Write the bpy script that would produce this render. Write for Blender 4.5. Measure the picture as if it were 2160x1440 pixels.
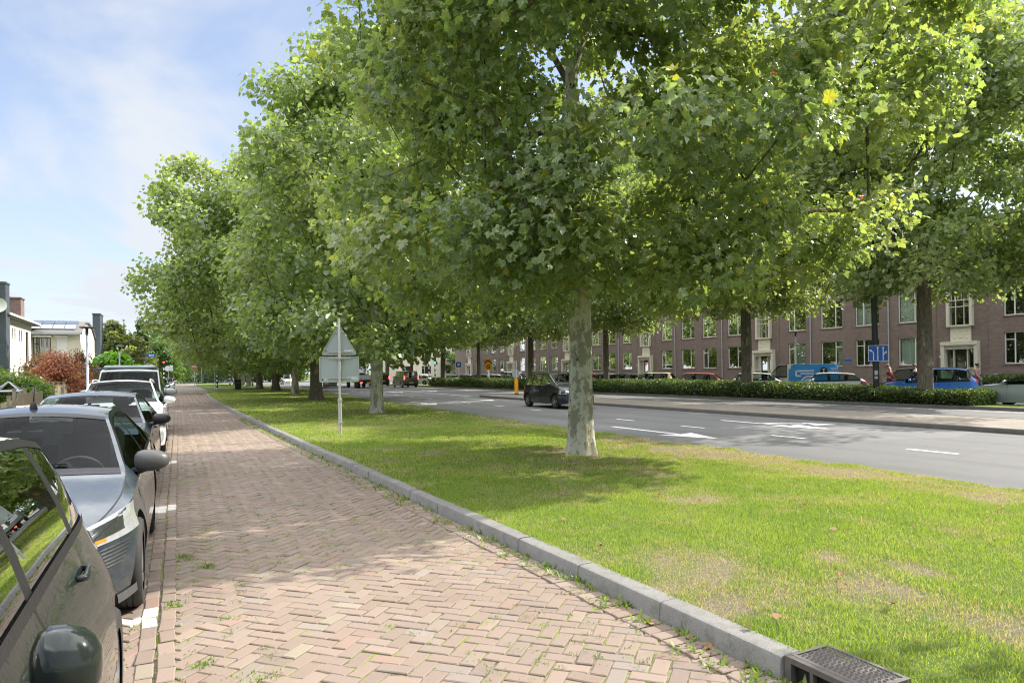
import bpy, bmesh, math, random
import numpy as np
from mathutils import Vector, Matrix
R = math.radians
for o in list(bpy.data.objects): bpy.data.objects.remove(o)
S = bpy.context.scene
COL = S.collection

# ---------------------------------------------------------------- camera
YAW, ROLL = R(26.1), R(0.75)
cd = bpy.data.cameras.new('camera'); cam = bpy.data.objects.new('camera', cd); COL.objects.link(cam)
cd.lens = 24.0; cd.sensor_width = 36.0; cd.shift_y = 64.4/2160
cd.clip_start = 0.05; cd.clip_end = 3000
cam.location = (0, 0, 1.66)
cam.rotation_euler = (Matrix.Rotation(-YAW, 3, 'Z') @ Matrix.Rotation(R(90), 3, 'X') @ Matrix.Rotation(-ROLL, 3, 'Z')).to_euler()
S.camera = cam

# ---------------------------------------------------------------- sky, sun, exposure
SUN_AZ, SUN_EL = R(93), R(40)          # azimuth clockwise from +Y
w = bpy.data.worlds.new('World'); S.world = w; w.use_nodes = True
nt = w.node_tree; N = nt.nodes; L = nt.links; N.clear()
sky = N.new('ShaderNodeTexSky'); sky.sky_type = 'NISHITA'; sky.sun_disc = False
sky.sun_elevation = SUN_EL; sky.sun_rotation = SUN_AZ; sky.air_density = 1.0; sky.dust_density = 1.2; sky.ozone_density = 1.6
tc = N.new('ShaderNodeTexCoord')
sep = N.new('ShaderNodeSeparateXYZ'); L.new(tc.outputs['Generated'], sep.inputs[0])
def wmath(op, a, b=None, c=None, clamp=False):
    n = N.new('ShaderNodeMath'); n.operation = op; n.use_clamp = clamp
    for i, v in enumerate((a, b, c)):
        if v is None: continue
        if isinstance(v, (int, float)): n.inputs[i].default_value = v
        else: L.new(v, n.inputs[i])
    return n.outputs[0]
den = wmath('MAXIMUM', sep.outputs[2], 0.06)
cmb = N.new('ShaderNodeCombineXYZ')
L.new(wmath('DIVIDE', sep.outputs[0], den), cmb.inputs[0]); L.new(wmath('DIVIDE', sep.outputs[1], den), cmb.inputs[1])
mp = N.new('ShaderNodeMapping'); mp.inputs['Rotation'].default_value = (0, 0, R(28)); mp.inputs['Scale'].default_value = (0.85, 0.30, 1); mp.inputs['Location'].default_value = (0.55, 0.35, 0)
L.new(cmb.outputs[0], mp.inputs[0])
nz = N.new('ShaderNodeTexNoise'); nz.inputs['Scale'].default_value = 1.1; nz.inputs['Detail'].default_value = 7; nz.inputs['Roughness'].default_value = 0.52; nz.inputs['Distortion'].default_value = 0.5
L.new(mp.outputs[0], nz.inputs['Vector'])
rp = N.new('ShaderNodeMapRange'); rp.inputs[1].default_value = 0.42; rp.inputs[2].default_value = 0.62
rp.interpolation_type = 'SMOOTHSTEP'; L.new(nz.outputs['Fac'], rp.inputs[0])
hz = N.new('ShaderNodeMapRange'); hz.inputs[1].default_value = 0.62; hz.inputs[2].default_value = 0.0; hz.inputs[3].default_value = 0.0; hz.inputs[4].default_value = 0.62
L.new(sep.outputs[2], hz.inputs[0])
cf = wmath('MULTIPLY_ADD', rp.outputs[0], 0.75, hz.outputs[0], clamp=True)
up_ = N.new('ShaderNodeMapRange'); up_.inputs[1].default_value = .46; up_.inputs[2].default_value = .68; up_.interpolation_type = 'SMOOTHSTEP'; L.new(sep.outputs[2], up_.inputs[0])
cc = N.new('ShaderNodeMixRGB'); L.new(up_.outputs[0], cc.inputs[0]); cc.inputs[1].default_value = (3.3, 3.5, 3.8, 1); cc.inputs[2].default_value = (20, 20, 20.5, 1)  # overhead cloud brightness, out of view, added to raise the fill light
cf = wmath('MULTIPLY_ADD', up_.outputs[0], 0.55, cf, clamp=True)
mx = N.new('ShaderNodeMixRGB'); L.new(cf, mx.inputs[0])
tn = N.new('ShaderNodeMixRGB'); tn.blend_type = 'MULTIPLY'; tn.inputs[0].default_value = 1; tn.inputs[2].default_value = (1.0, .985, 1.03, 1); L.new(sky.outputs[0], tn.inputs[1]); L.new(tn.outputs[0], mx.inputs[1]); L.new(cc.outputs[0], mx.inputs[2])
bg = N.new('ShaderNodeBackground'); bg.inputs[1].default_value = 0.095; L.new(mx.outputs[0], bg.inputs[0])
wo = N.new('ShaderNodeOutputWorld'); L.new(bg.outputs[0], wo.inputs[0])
sd = bpy.data.lights.new('sun', 'SUN'); sd.energy = 3.15; sd.angle = R(0.5); sd.color = (1.0, 0.95, 0.86)
sun = bpy.data.objects.new('sun', sd); COL.objects.link(sun)
sv = Vector((math.sin(SUN_AZ)*math.cos(SUN_EL), math.cos(SUN_AZ)*math.cos(SUN_EL), math.sin(SUN_EL)))
sun.rotation_euler = sv.to_track_quat('Z', 'Y').to_euler(); sun.location = sv*100
S.view_settings.view_transform = 'Standard'; S.view_settings.look = 'None'; S.view_settings.gamma = 1
S.view_settings.exposure = 1.4; S.view_settings.use_curve_mapping = False
S.cycles.max_bounces = 7; S.cycles.diffuse_bounces = 4; S.cycles.glossy_bounces = 4; S.cycles.transmission_bounces = 6; S.cycles.transparent_max_bounces = 12
S.cycles.use_denoising = True; S.cycles.caustics_reflective = False; S.cycles.caustics_refractive = False
S.cycles.sample_clamp_indirect = 6; S.render.filter_size = 1.15; S.cycles.pixel_filter_type = 'BLACKMAN_HARRIS'; S.cycles.filter_width = 1.15

# ---------------------------------------------------------------- helpers
def tag(o, label=None, cat=None, group=None, kind=None):
    if label: o['label'] = label
    if cat: o['category'] = cat
    if group: o['group'] = group
    if kind: o['kind'] = kind
    return o
def thing(name, label, cat, loc=(0, 0, 0), rz=0, group=None):
    o = bpy.data.objects.new(name, None); COL.objects.link(o); o.location = loc; o.rotation_euler = (0, 0, rz)
    o.empty_display_size = 0.2
    return tag(o, label, cat, group)
class MB:
    """collects faces; m = material index"""
    def __init__(s): s.v = []; s.f = []; s.mi = []; s.T = None
    def V(s, p):
        p = Vector(p)
        if s.T is not None: p = s.T @ p
        s.v.append(p[:]); return len(s.v)-1
    def F(s, idx, m=0): s.f.append(tuple(idx)); s.mi.append(m)
    def poly(s, pts, m=0): s.F([s.V(p) for p in pts], m)
    def box(s, a, b, m=0):
        x0, y0, z0 = a; x1, y1, z1 = b
        i = [s.V(p) for p in ((x0,y0,z0),(x1,y0,z0),(x1,y1,z0),(x0,y1,z0),(x0,y0,z1),(x1,y0,z1),(x1,y1,z1),(x0,y1,z1))]
        for q in ((0,3,2,1),(4,5,6,7),(0,1,5,4),(1,2,6,5),(2,3,7,6),(3,0,4,7)): s.F([i[k] for k in q], m)
    def cbox(s, c, d, m=0): s.box([c[k]-d[k]/2 for k in range(3)], [c[k]+d[k]/2 for k in range(3)], m)
    def bevbox(s, a, b, r, m=0):
        x0, y0, z0 = a; x1, y1, z1 = b
        ring = []
        for z, k in ((z0, r), (z0+r, 0), (z1-r, 0), (z1, r)):
            ring.append([s.V(p) for p in ((x0+r+0*k,y0+k,z),(x1-r,y0+k,z),(x1-k,y0+r,z),(x1-k,y1-r,z),(x1-r,y1-k,z),(x0+r,y1-k,z),(x0+k,y1-r,z),(x0+k,y0+r,z))])
        for q in range(3):
            for j in range(8): s.F((ring[q][j], ring[q][(j+1)%8], ring[q+1][(j+1)%8], ring[q+1][j]), m)
        s.F(ring[0][::-1], m); s.F(ring[3], m)
    def tube(s, pts, rad, n=8, m=0, cap=True):
        pts = [Vector(p) for p in pts]
        if not hasattr(rad, '__len__'): rad = [rad]*len(pts)
        rings = []; up = None
        for i, p in enumerate(pts):
            d = (pts[min(i+1, len(pts)-1)] - pts[max(i-1, 0)]).normalized()
            if up is None: up = d.orthogonal().normalized()
            up = (up - d*up.dot(d)); up = up.normalized() if up.length > 1e-6 else d.orthogonal().normalized()
            sd_ = d.cross(up)
            rings.append([s.V(p + (up*math.cos(2*math.pi*k/n) + sd_*math.sin(2*math.pi*k/n))*rad[i]) for k in range(n)])
        for a, b in zip(rings, rings[1:]):
            for k in range(n): s.F((a[k], a[(k+1)%n], b[(k+1)%n], b[k]), m)
        if cap: s.F(rings[0][::-1], m); s.F(rings[-1], m)
    def lathe(s, prof, n=24, m=0, axis='z', c=(0,0,0), caps=False):
        rings = []
        for r, h in prof:
            ring = []
            for k in range(n):
                a = 2*math.pi*k/n; u, v_ = r*math.cos(a), r*math.sin(a)
                p = {'z': (u, v_, h), 'y': (u, h, v_), 'x': (h, u, v_)}[axis]
                ring.append(s.V((p[0]+c[0], p[1]+c[1], p[2]+c[2])))
            rings.append(ring)
        for a, b in zip(rings, rings[1:]):
            for k in range(n): s.F((a[k], a[(k+1)%n], b[(k+1)%n], b[k]), m)
        if caps: s.F(rings[0][::-1], m); s.F(rings[-1], m)
    def prism(s, pts, z0, z1, m=0):
        a = [s.V((p[0], p[1], z0)) for p in pts]; b = [s.V((p[0], p[1], z1)) for p in pts]; n = len(pts)
        s.F(a[::-1], m); s.F(b, m)
        for k in range(n): s.F((a[k], a[(k+1)%n], b[(k+1)%n], b[k]), m)
    def grid(s, P, m=0, flip=False):
        """P[i][j] points"""
        I = [[s.V(p) for p in row] for row in P]
        for i in range(len(I)-1):
            for j in range(len(I[0])-1):
                q = (I[i][j], I[i+1][j], I[i+1][j+1], I[i][j+1]); s.F(q[::-1] if flip else q, m)
    def build(s, name, mats, parent=None, smooth=False, label=None, fixn=True, auto=None):
        me = bpy.data.meshes.new(name); me.from_pydata(s.v, [], s.f)
        if not isinstance(mats, (list, tuple)): mats = [mats]
        for m in mats: me.materials.append(m)
        if len(mats) > 1: me.polygons.foreach_set('material_index', s.mi)
        if fixn:
            bm = bmesh.new(); bm.from_mesh(me); bmesh.ops.recalc_face_normals(bm, faces=bm.faces); bm.to_mesh(me); bm.free()
        if smooth or auto: me.polygons.foreach_set('use_smooth', [True]*len(me.polygons))
        if auto: me.set_sharp_from_angle(angle=R(auto))
        me.update()
        o = bpy.data.objects.new(name, me); COL.objects.link(o)
        if parent: o.parent = parent
        if label: o['label'] = label
        return o
def npmesh(name, v, faces_list, mat, colors=None, parent=None, smooth=False):
    """v (n,3); faces_list: list of int arrays (m,k)"""
    me = bpy.data.meshes.new(name)
    me.vertices.add(len(v)); me.vertices.foreach_set('co', np.asarray(v, np.float32).ravel())
    loops = np.concatenate([f.ravel() for f in faces_list]).astype(np.int32)
    tot = np.concatenate([np.full(len(f), f.shape[1]) for f in faces_list]).astype(np.int32)
    st = np.concatenate([[0], np.cumsum(tot)[:-1]]).astype(np.int32)
    me.loops.add(len(loops)); me.loops.foreach_set('vertex_index', loops)
    me.polygons.add(len(tot)); me.polygons.foreach_set('loop_start', st); me.polygons.foreach_set('loop_total', tot)
    me.polygons.foreach_set('use_smooth', np.full(len(tot), smooth))
    me.update(calc_edges=True)
    if colors is not None:
        ca = me.color_attributes.new('tint', 'FLOAT_COLOR', 'POINT')
        c4 = np.ones((len(v), 4), np.float32); c4[:, :3] = colors; ca.data.foreach_set('color', c4.ravel())
    me.materials.append(mat)
    o = bpy.data.objects.new(name, me); COL.objects.link(o)
    if parent: o.parent = parent
    return o
def copy_tree(o, parent=None, label=None, group=None):
    c = o.copy(); COL.objects.link(c)
    if parent: c.parent = parent
    if label: c['label'] = label
    if group: c['group'] = group
    for ch in list(o.children): copy_tree(ch, c)
    return c
def vnoise(x, y, seed=0, scale=1.0):
    rs = np.random.RandomState(seed); T = rs.rand(256, 256)
    x = np.asarray(x)/scale+1000; y = np.asarray(y)/scale+1000
    xi = np.floor(x).astype(int); yi = np.floor(y).astype(int); fx = x-xi; fy = y-yi
    fx = fx*fx*(3-2*fx); fy = fy*fy*(3-2*fy)
    g = lambda a, b: T[a % 256, b % 256]
    return (g(xi, yi)*(1-fx)+g(xi+1, yi)*fx)*(1-fy)+(g(xi, yi+1)*(1-fx)+g(xi+1, yi+1)*fx)*fy
def fnoise(x, y, seed=0, scale=1.0):
    return (vnoise(x, y, seed, scale)+.5*vnoise(x, y, seed+1, scale/2.1)+.25*vnoise(x, y, seed+2, scale/4.3))/1.75
def text(name, body, size, loc, rot, mat, parent, extrude=0.002, bold=0.0, align='CENTER', sx=1.0):
    c = bpy.data.curves.new(name, 'FONT'); c.body = body; c.size = size; c.extrude = extrude; c.offset = bold
    c.align_x = align; c.align_y = 'CENTER'; c.materials.append(mat)
    t_ = bpy.data.objects.new(name, c); COL.objects.link(t_); dg = bpy.context.evaluated_depsgraph_get(); dg.update()
    me = bpy.data.meshes.new_from_object(t_.evaluated_get(dg)); bpy.data.objects.remove(t_)
    if not me.materials: me.materials.append(mat)
    o = bpy.data.objects.new(name, me); COL.objects.link(o); o.location = loc; o.rotation_euler = rot; o.scale = (sx, 1, 1)
    if parent: o.parent = parent
    return o

# ---------------------------------------------------------------- materials
class NG:
    def __init__(s, name):
        s.mat = bpy.data.materials.new(name); s.mat.use_nodes = True
        s.N = s.mat.node_tree.nodes; s.L = s.mat.node_tree.links
        s.b = s.N['Principled BSDF']; s.out = s.N['Material Output']
    def set(s, inp, v):
        if isinstance(v, bpy.types.NodeSocket): s.L.new(v, inp)
        elif hasattr(v, '__len__') and len(v) == 3 and inp.type == 'RGBA': inp.default_value = (*v, 1)
        else: inp.default_value = v
    def n(s, t, **k):
        nd = s.N.new(t)
        for a, v in k.items():
            if a[0] == '_': s.set(nd.inputs[a[1:].replace('_', ' ')], v)
            else: setattr(nd, a, v)
        return nd
    def coord(s, o='Object'): return s.n('ShaderNodeTexCoord').outputs[o]
    def noise(s, scale, detail=4, rough=.55, vec=None, dist=0):
        nd = s.n('ShaderNodeTexNoise', _Scale=scale, _Detail=detail, _Roughness=rough, _Distortion=dist)
        s.L.new(vec or s.coord(), nd.inputs['Vector']); return nd.outputs['Fac']
    def ramp(s, fac, *stops, interp='LINEAR'):
        nd = s.n('ShaderNodeValToRGB'); nd.color_ramp.interpolation = interp; e = nd.color_ramp.elements
        while len(e) < len(stops): e.new(0.5)
        for k, (p, c) in enumerate(stops):
            e[k].position = p; e[k].color = (*c, 1) if hasattr(c, '__len__') else (c, c, c, 1)
        s.L.new(fac, nd.inputs[0]); return nd.outputs[0]
    def mix(s, f, a, b, mode='MIX'):
        nd = s.n('ShaderNodeMixRGB', blend_type=mode); s.set(nd.inputs[0], f); s.set(nd.inputs[1], a); s.set(nd.inputs[2], b); return nd.outputs[0]
    def math(s, op, a, b=0.0, clamp=False):
        nd = s.n('ShaderNodeMath', operation=op, use_clamp=clamp); s.set(nd.inputs[0], a); s.set(nd.inputs[1], b); return nd.outputs[0]
    def bump(s, h, strength=.3, dist=.01):
        nd = s.n('ShaderNodeBump'); nd.inputs['Strength'].default_value = strength; nd.inputs['Distance'].default_value = dist
        s.L.new(h, nd.inputs['Height']); s.L.new(nd.outputs[0], s.b.inputs['Normal']); return nd.outputs[0]
    def P(s, **k):
        for a, v in k.items(): s.set(s.b.inputs[a.replace('_', ' ')], v)
        return s.mat
def simple(name, col, rough=.6, metal=0, var=.12, vs=6, coat=0, spec=None, bump=0, bs=60):
    g = NG(name)
    f = g.noise(vs, 5)
    c = g.mix(f, tuple(x*(1-var) for x in col), tuple(min(1, x*(1+var)) for x in col))
    g.P(Base_Color=c, Metallic=metal)
    r = g.ramp(g.noise(vs*2.3, 3), (.2, max(0, rough-.08)), (.8, min(1, rough+.08))); g.P(Roughness=r)
    if coat: g.P(Coat_Weight=coat, Coat_Roughness=.03)
    if spec is not None: g.b.inputs['Specular IOR Level'].default_value = spec
    if bump: g.bump(g.noise(bs, 4), bump, .004)
    return g.mat
def paint(name, col, metal=.35, rough=.32, dusty=.22):
    g = NG(name)
    fl = g.noise(900, 2); f2 = g.noise(2.2, 3)
    c = g.mix(g.math('MULTIPLY', fl, .35), col, tuple(min(1, x*1.7+.01) for x in col))
    dust = g.ramp(g.noise(7, 6, .65), (.45, 0), (.8, dusty))
    c = g.mix(dust, c, (.22, .2, .17))
    bf = g.n('ShaderNodeNewGeometry').outputs['Backfacing']      # the inside of the shell is dark trim
    c = g.mix(bf, c, (.02, .02, .021)); metal = g.math('MULTIPLY', g.math('SUBTRACT', 1.0, bf), metal)
    cw_ = g.math('SUBTRACT', 1.0, bf)
    g.P(Base_Color=c, Metallic=metal, Roughness=g.ramp(f2, (.3, rough-.05), (.7, rough+.1)), Coat_Weight=cw_, Coat_Roughness=g.ramp(g.noise(9, 5), (.45, .01), (.85, .05)), Coat_IOR=1.38)
    g.b.inputs['Specular IOR Level'].default_value = .25
    return g.mat
def glassmat(name, tint, refl=.12, tr=.55, rough=.01, k=1.5):
    g = NG(name)
    g.N.remove(g.b)
    t = g.n('ShaderNodeBsdfTransparent'); t.inputs[0].default_value = (*[c*tr for c in tint], 1)
    gl = g.n('ShaderNodeBsdfGlossy'); gl.inputs[0].default_value = (1, 1, 1, 1); gl.inputs['Roughness'].default_value = rough
    fr = g.n('ShaderNodeFresnel'); fr.inputs[0].default_value = 1.5
    f = g.math('MULTIPLY', fr.outputs[0], k); f = g.math('ADD', f, refl, clamp=True)
    ms = g.n('ShaderNodeMixShader'); g.L.new(f, ms.inputs[0]); g.L.new(t.outputs[0], ms.inputs[1]); g.L.new(gl.outputs[0], ms.inputs[2])
    g.L.new(ms.outputs[0], g.out.inputs[0]); return g.mat
def emis(name, col, strength):
    g = NG(name); g.P(Base_Color=col, Emission_Color=(*col, 1), Emission_Strength=strength, Roughness=.3); return g.mat
def leafmat(name, trans=.45, rough=.36, sat=1.0):
    g = NG(name)
    a = g.n('ShaderNodeAttribute', attribute_name='tint').outputs['Color']
    g.P(Base_Color=a, Roughness=rough)
    g.b.inputs['Specular IOR Level'].default_value = .75
    tr = g.n('ShaderNodeBsdfTranslucent')
    c2 = g.mix(1.0, a, (2.1, 2.1, .8), 'MULTIPLY'); g.L.new(c2, tr.inputs[0])
    ms = g.n('ShaderNodeMixShader'); ms.inputs[0].default_value = trans
    g.L.new(g.b.outputs[0], ms.inputs[1]); g.L.new(tr.outputs[0], ms.inputs[2]); g.L.new(ms.outputs[0], g.out.inputs[0])
    return g.mat
MAT = {}
MAT['leaf'] = leafmat('plane_leaf', .47); MAT['blade'] = leafmat('grass_blade', .38, .5)
MAT['leafm'] = leafmat('maple_leaf', .3, .55)
g = NG('asphalt')
f = g.noise(1.2, 6, .6); sp = g.noise(220, 3, .8)
c = g.ramp(f, (.3, (.075, .074, .072)), (.7, (.108, .106, .102)))
c = g.mix(g.ramp(sp, (.35, 0), (.7, 1)), c, (.18, .176, .168))
crk = g.n('ShaderNodeTexVoronoi', feature='DISTANCE_TO_EDGE', _Scale=.22); g.L.new(g.mix(.06, g.coord(), g.n('ShaderNodeTexNoise', _Scale=1.5).outputs['Color']), crk.inputs['Vector'])
c = g.mix(g.ramp(crk.outputs['Distance'], (.0, .45), (.004, 0)), c, (.04, .04, .04))
sx_ = g.n('ShaderNodeSeparateXYZ'); g.L.new(g.coord(), sx_.inputs[0])
wv_ = g.math('SINE', g.math('MULTIPLY', sx_.outputs[0], 3.7)); c = g.mix(g.math('MULTIPLY', g.ramp(wv_, (.3, 0), (1, 1)), g.math('MULTIPLY', g.noise(.3, 3), .45)), c, (.05, .05, .05))
st_ = g.n('ShaderNodeMapping', _Scale=(1, .12, 1)); g.L.new(g.coord(), st_.inputs[0])
c = g.mix(g.ramp(g.noise(1.4, 5, .6, st_.outputs[0]), (.5, 0), (.7, .35)), c, (.17, .165, .155))
vo = g.n('ShaderNodeTexVoronoi', _Scale=.16, feature='F1'); g.L.new(g.coord(), vo.inputs['Vector'])
pv = g.n('ShaderNodeSeparateColor'); g.L.new(vo.outputs['Color'], pv.inputs[0]); c = g.mix(g.ramp(pv.outputs[0], (.8, 0), (.82, .3)), c, (.06, .06, .06))
g.P(Base_Color=c, Roughness=.85); g.bump(sp, .5, .004); MAT['asphalt'] = g.mat
g = NG('median_paving')
c = g.ramp(g.noise(.9, 6), (.3, (.19, .165, .135)), (.7, (.29, .25, .2)))
c = g.mix(g.ramp(g.noise(45, 4, .75), (.45, 0), (.65, 1)), c, (.11, .1, .075))
g.P(Base_Color=c, Roughness=.92); g.bump(g.noise(60, 4), .6, .01); MAT['median'] = g.mat
g = NG('kerb_concrete')
c = g.ramp(g.noise(2.5, 7, .65), (.25, (.11, .106, .095)), (.75, (.215, .205, .185)))
c = g.mix(g.ramp(g.noise(140, 3, .8), (.4, 0), (.75, 1)), c, (.27, .265, .25))
c = g.mix(g.ramp(g.noise(9, 5, .7), (.52, 0), (.68, .6)), c, (.1, .105, .07))
g.P(Base_Color=c, Roughness=.88); g.bump(g.noise(120, 4), .5, .004); MAT['kerb'] = g.mat
MAT['kerbdark'] = simple('kerb_dark', (.085, .08, .07), .9, var=.4, vs=3, bump=.4)
g = NG('paver_brick')
a = g.n('ShaderNodeAttribute', attribute_name='tint').outputs['Color']
c = g.mix(g.ramp(g.noise(70, 5, .7), (.3, 0), (.75, .5)), a, (.24, .185, .15))
c = g.mix(g.ramp(g.noise(6, 5, .7), (.6, 0), (.78, .35)), c, (.13, .12, .085))
g.P(Base_Color=c, Roughness=.82); g.bump(g.noise(90, 5, .7), .55, .004); MAT['paver'] = g.mat
g = NG('joint_sand')
m = g.ramp(g.noise(3.2, 6, .7), (.44, 0), (.6, 1))
c = g.mix(g.ramp(g.noise(25, 5, .8), (.35, 0), (.6, 1)), (.05, .042, .035), (.3, .25, .18)); c = g.mix(m, c, g.mix(g.noise(160, 3), (.07, .11, .012), (.3, .36, .06)))
g.P(Base_Color=c, Roughness=.95); g.bump(g.noise(130, 4, .8), .9, .01); MAT['joint'] = g.mat
g = NG('soil_grass')
c = g.mix(g.noise(30, 5, .7), (.075, .12, .012), (.17, .24, .03))
dr = g.n('ShaderNodeAttribute', attribute_name='dry').outputs['Fac']
dr = g.math('ADD', dr, g.math('MULTIPLY', g.math('SUBTRACT', g.noise(9, 5, .7), .5), .35))
dirt = g.mix(g.ramp(g.noise(55, 5, .8), (.35, 0), (.65, 1)), (.09, .07, .045), (.36, .30, .20))
c = g.mix(g.ramp(dr, (.56, 0), (.72, 1)), c, dirt)
g.P(Base_Color=c, Roughness=.95); g.bump(g.noise(60, 5, .8), 1, .03); MAT['soil'] = g.mat
MAT['ground'] = simple('ground_far', (.07, .1, .03), .95, var=.4, vs=.3)
g = NG('road_paint'); f = g.noise(7, 6, .75)
g.P(Base_Color=g.mix(g.ramp(f, (.56, 0), (.66, .8)), g.mix(g.noise(60, 4), (.6, .59, .55), (.8, .79, .75)), (.16, .155, .15)), Roughness=.75); g.bump(g.noise(90, 4), .3, .003); MAT['paint'] = g.mat
g = NG('plane_bark')
co = g.n('ShaderNodeMapping', _Scale=(1, 1, .55)); g.L.new(g.coord(), co.inputs[0]); co = co.outputs[0]
wv = g.n('ShaderNodeTexNoise', _Scale=9.0, _Detail=3); g.L.new(co, wv.inputs['Vector'])
cw = g.mix(.12, co, wv.outputs['Color'])
n1 = g.noise(5.2, 5, .6, cw); n2 = g.noise(6.0, 3, .5, g.mix(.5, cw, (3.1, 1.7, 5.5), 'ADD')); n3 = g.noise(7, 4, .6, g.mix(1, cw, (7.1, 3.7, 1.5), 'ADD'))
fine = g.noise(26, 5, .7)
c = g.mix(fine, (.44, .43, .34), (.60, .58, .47))
c = g.mix(g.ramp(n2, (.60, 0), (.61, 1)), c, (.47, .38, .2))
c = g.mix(g.ramp(n1, (.51, 0), (.545, .85)), c, g.mix(fine, (.17, .165, .115), (.28, .27, .20)))
c = g.mix(g.ramp(g.noise(13, 5, .65, cw), (.59, 0), (.61, .7)), c, g.mix(fine, (.2, .19, .125), (.3, .28, .19)))
c = g.mix(g.ramp(g.noise(19, 5, .7, cw), (.61, 0), (.64, .75)), c, (.10, .08, .055))
c = g.mix(g.ramp(n3, (.635, 0), (.65, 1)), c, (.07, .05, .035))
g.P(Base_Color=c, Roughness=.85); g.bump(g.math('ADD', g.ramp(n1, (.47, 0), (.51, .6)), g.noise(40, 5)), .55, .012); MAT['bark'] = g.mat
g = NG('rough_bark')
co = g.n('ShaderNodeMapping', _Scale=(1, 1, .28)); g.L.new(g.coord(), co.inputs[0]); co = co.outputs[0]
b_ = g.noise(14, 6, .7, co)
c = g.ramp(b_, (.3, (.055, .045, .032)), (.7, (.2, .17, .125)))
c = g.mix(g.ramp(g.noise(4, 4, .6, co), (.6, 0), (.66, .8)), c, (.33, .27, .16))
g.P(Base_Color=c, Roughness=.92); g.bump(b_, .9, .03); MAT['bark2'] = g.mat
MAT['twig'] = simple('twig_bark', (.09, .075, .05), .85, var=.3)
def brickmat(name, c1, c2, mort, sc=1.0, axis='x'):
    g = NG(name)
    sp_ = g.n('ShaderNodeSeparateXYZ'); g.L.new(g.coord(), sp_.inputs[0])
    cb = g.n('ShaderNodeCombineXYZ'); g.L.new(g.math('ADD', sp_.outputs[0], sp_.outputs[1]), cb.inputs[0]); g.L.new(sp_.outputs[2], cb.inputs[1])
    bt = g.n('ShaderNodeTexBrick', _Color1=c1, _Color2=c2, _Mortar=mort, _Scale=sc); bt.inputs['Brick Width'].default_value = .22; bt.inputs['Row Height'].default_value = .062
    bt.inputs['Mortar Size'].default_value = .006; bt.inputs['Bias'].default_value = -.1; g.L.new(cb.outputs[0], bt.inputs['Vector'])
    c = g.mix(g.ramp(g.noise(.35, 5, .6), (.3, 0), (.7, .35)), bt.outputs['Color'], g.mix(.5, c1, (.05, .035, .03)))
    c = g.mix(g.ramp(g.noise(30, 3), (.4, 0), (.8, .3)), c, (.2, .15, .13))
    g.P(Base_Color=c, Roughness=.88); g.bump(bt.outputs['Fac'], -.4, .01); return g.mat
MAT['brick'] = brickmat('facade_brick', (.165, .118, .10), (.25, .185, .155), (.24, .215, .195))
MAT['brick2'] = brickmat('chimney_brick', (.17, .10, .08), (.25, .17, .14), (.2, .18, .16))
MAT['cream'] = simple('cream_stone', (.62, .59, .48), .7, var=.08, vs=2, bump=.15)
MAT['white'] = simple('white_paint', (.74, .73, .69), .5, var=.05)
MAT['render'] = simple('cream_render', (.55, .52, .42), .9, var=.1, vs=1.2, bump=.3)
MAT['whiterender'] = simple('white_render', (.72, .71, .67), .9, var=.08, vs=1.2, bump=.3)
MAT['slate'] = simple('slate_cladding', (.075, .09, .105), .6, var=.25, vs=4)
MAT['panel'] = simple('solar_panel', (.06, .075, .1), .18, var=.1, coat=.6)
MAT['darkwood'] = simple('brown_frame', (.09, .045, .03), .6, var=.2)
MAT['roofing'] = simple('roofing', (.14, .13, .12), .85, var=.2)
MAT['zinc'] = simple('zinc_pipe', (.42, .43, .46), .5, .3, var=.12)
MAT['galv'] = simple('galvanised_steel', (.56, .56, .54), .42, .55, var=.12, vs=14)
MAT['signback'] = simple('sign_back_grey', (.42, .47, .48), .42, .15, var=.06, vs=3)
MAT['black'] = simple('black_paint', (.022, .022, .025), .45, var=.2)
MAT['plastic'] = simple('black_plastic', (.016, .016, .018), .42, var=.2, vs=30, spec=.3)
MAT['greyplastic'] = simple('grey_plastic', (.07, .07, .068), .45, var=.15, vs=30)
MAT['rubber'] = simple('tyre_rubber', (.028, .027, .026), .8, var=.3, vs=25, bump=.3)
MAT['alloy'] = simple('alloy_rim', (.42, .42, .43), .3, .8, var=.08)
MAT['chrome'] = simple('chrome', (.75, .76, .78), .12, 1, var=.05)
MAT['lens'] = simple('headlight_lens', (.62, .64, .66), .08, .55, var=.3, vs=14, coat=1)
MAT['lensdark'] = simple('headlight_inner', (.08, .085, .09), .15, .6, var=.3, coat=1)
MAT['redlens'] = simple('tail_lens', (.45, .015, .012), .15, 0, var=.15, coat=1)
MAT['amber'] = simple('indicator_lens', (.7, .22, .03), .2, coat=1)
MAT['seat'] = simple('seat_fabric', (.035, .036, .038), .85, var=.25, vs=40)
MAT['greyfabric'] = simple('grey_fabric', (.2, .205, .2), .85, var=.2, vs=30)
MAT['shade'] = simple('sun_shade_foil', (.35, .62, .66), .35, .5, var=.25, vs=60)
MAT['plate'] = simple('yellow_plate', (.75, .5, .03), .45, var=.05)
MAT['ink'] = simple('black_ink', (.01, .01, .01), .5)
MAT['signblue'] = simple('sign_blue', (.015, .10, .42), .4, var=.06)
MAT['signred'] = simple('sign_red', (.5, .02, .025), .4, var=.06)
MAT['signwhite'] = simple('sign_white', (.78, .79, .8), .4, var=.04)
MAT['signorange'] = simple('sign_orange', (.85, .32, .015), .45, var=.06)
MAT['bollard'] = simple('bollard_yellow', (.9, .38, .01), .42, var=.08)
MAT['iron'] = simple('cast_iron', (.15, .135, .125), .62, .5, var=.35, vs=16, bump=.4)
MAT['wood'] = simple('fence_wood', (.27, .22, .15), .8, var=.3, vs=9, bump=.3)
MAT['winglass'] = glassmat('window_glass', (.85, .95, .9), .07, .8)
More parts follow.
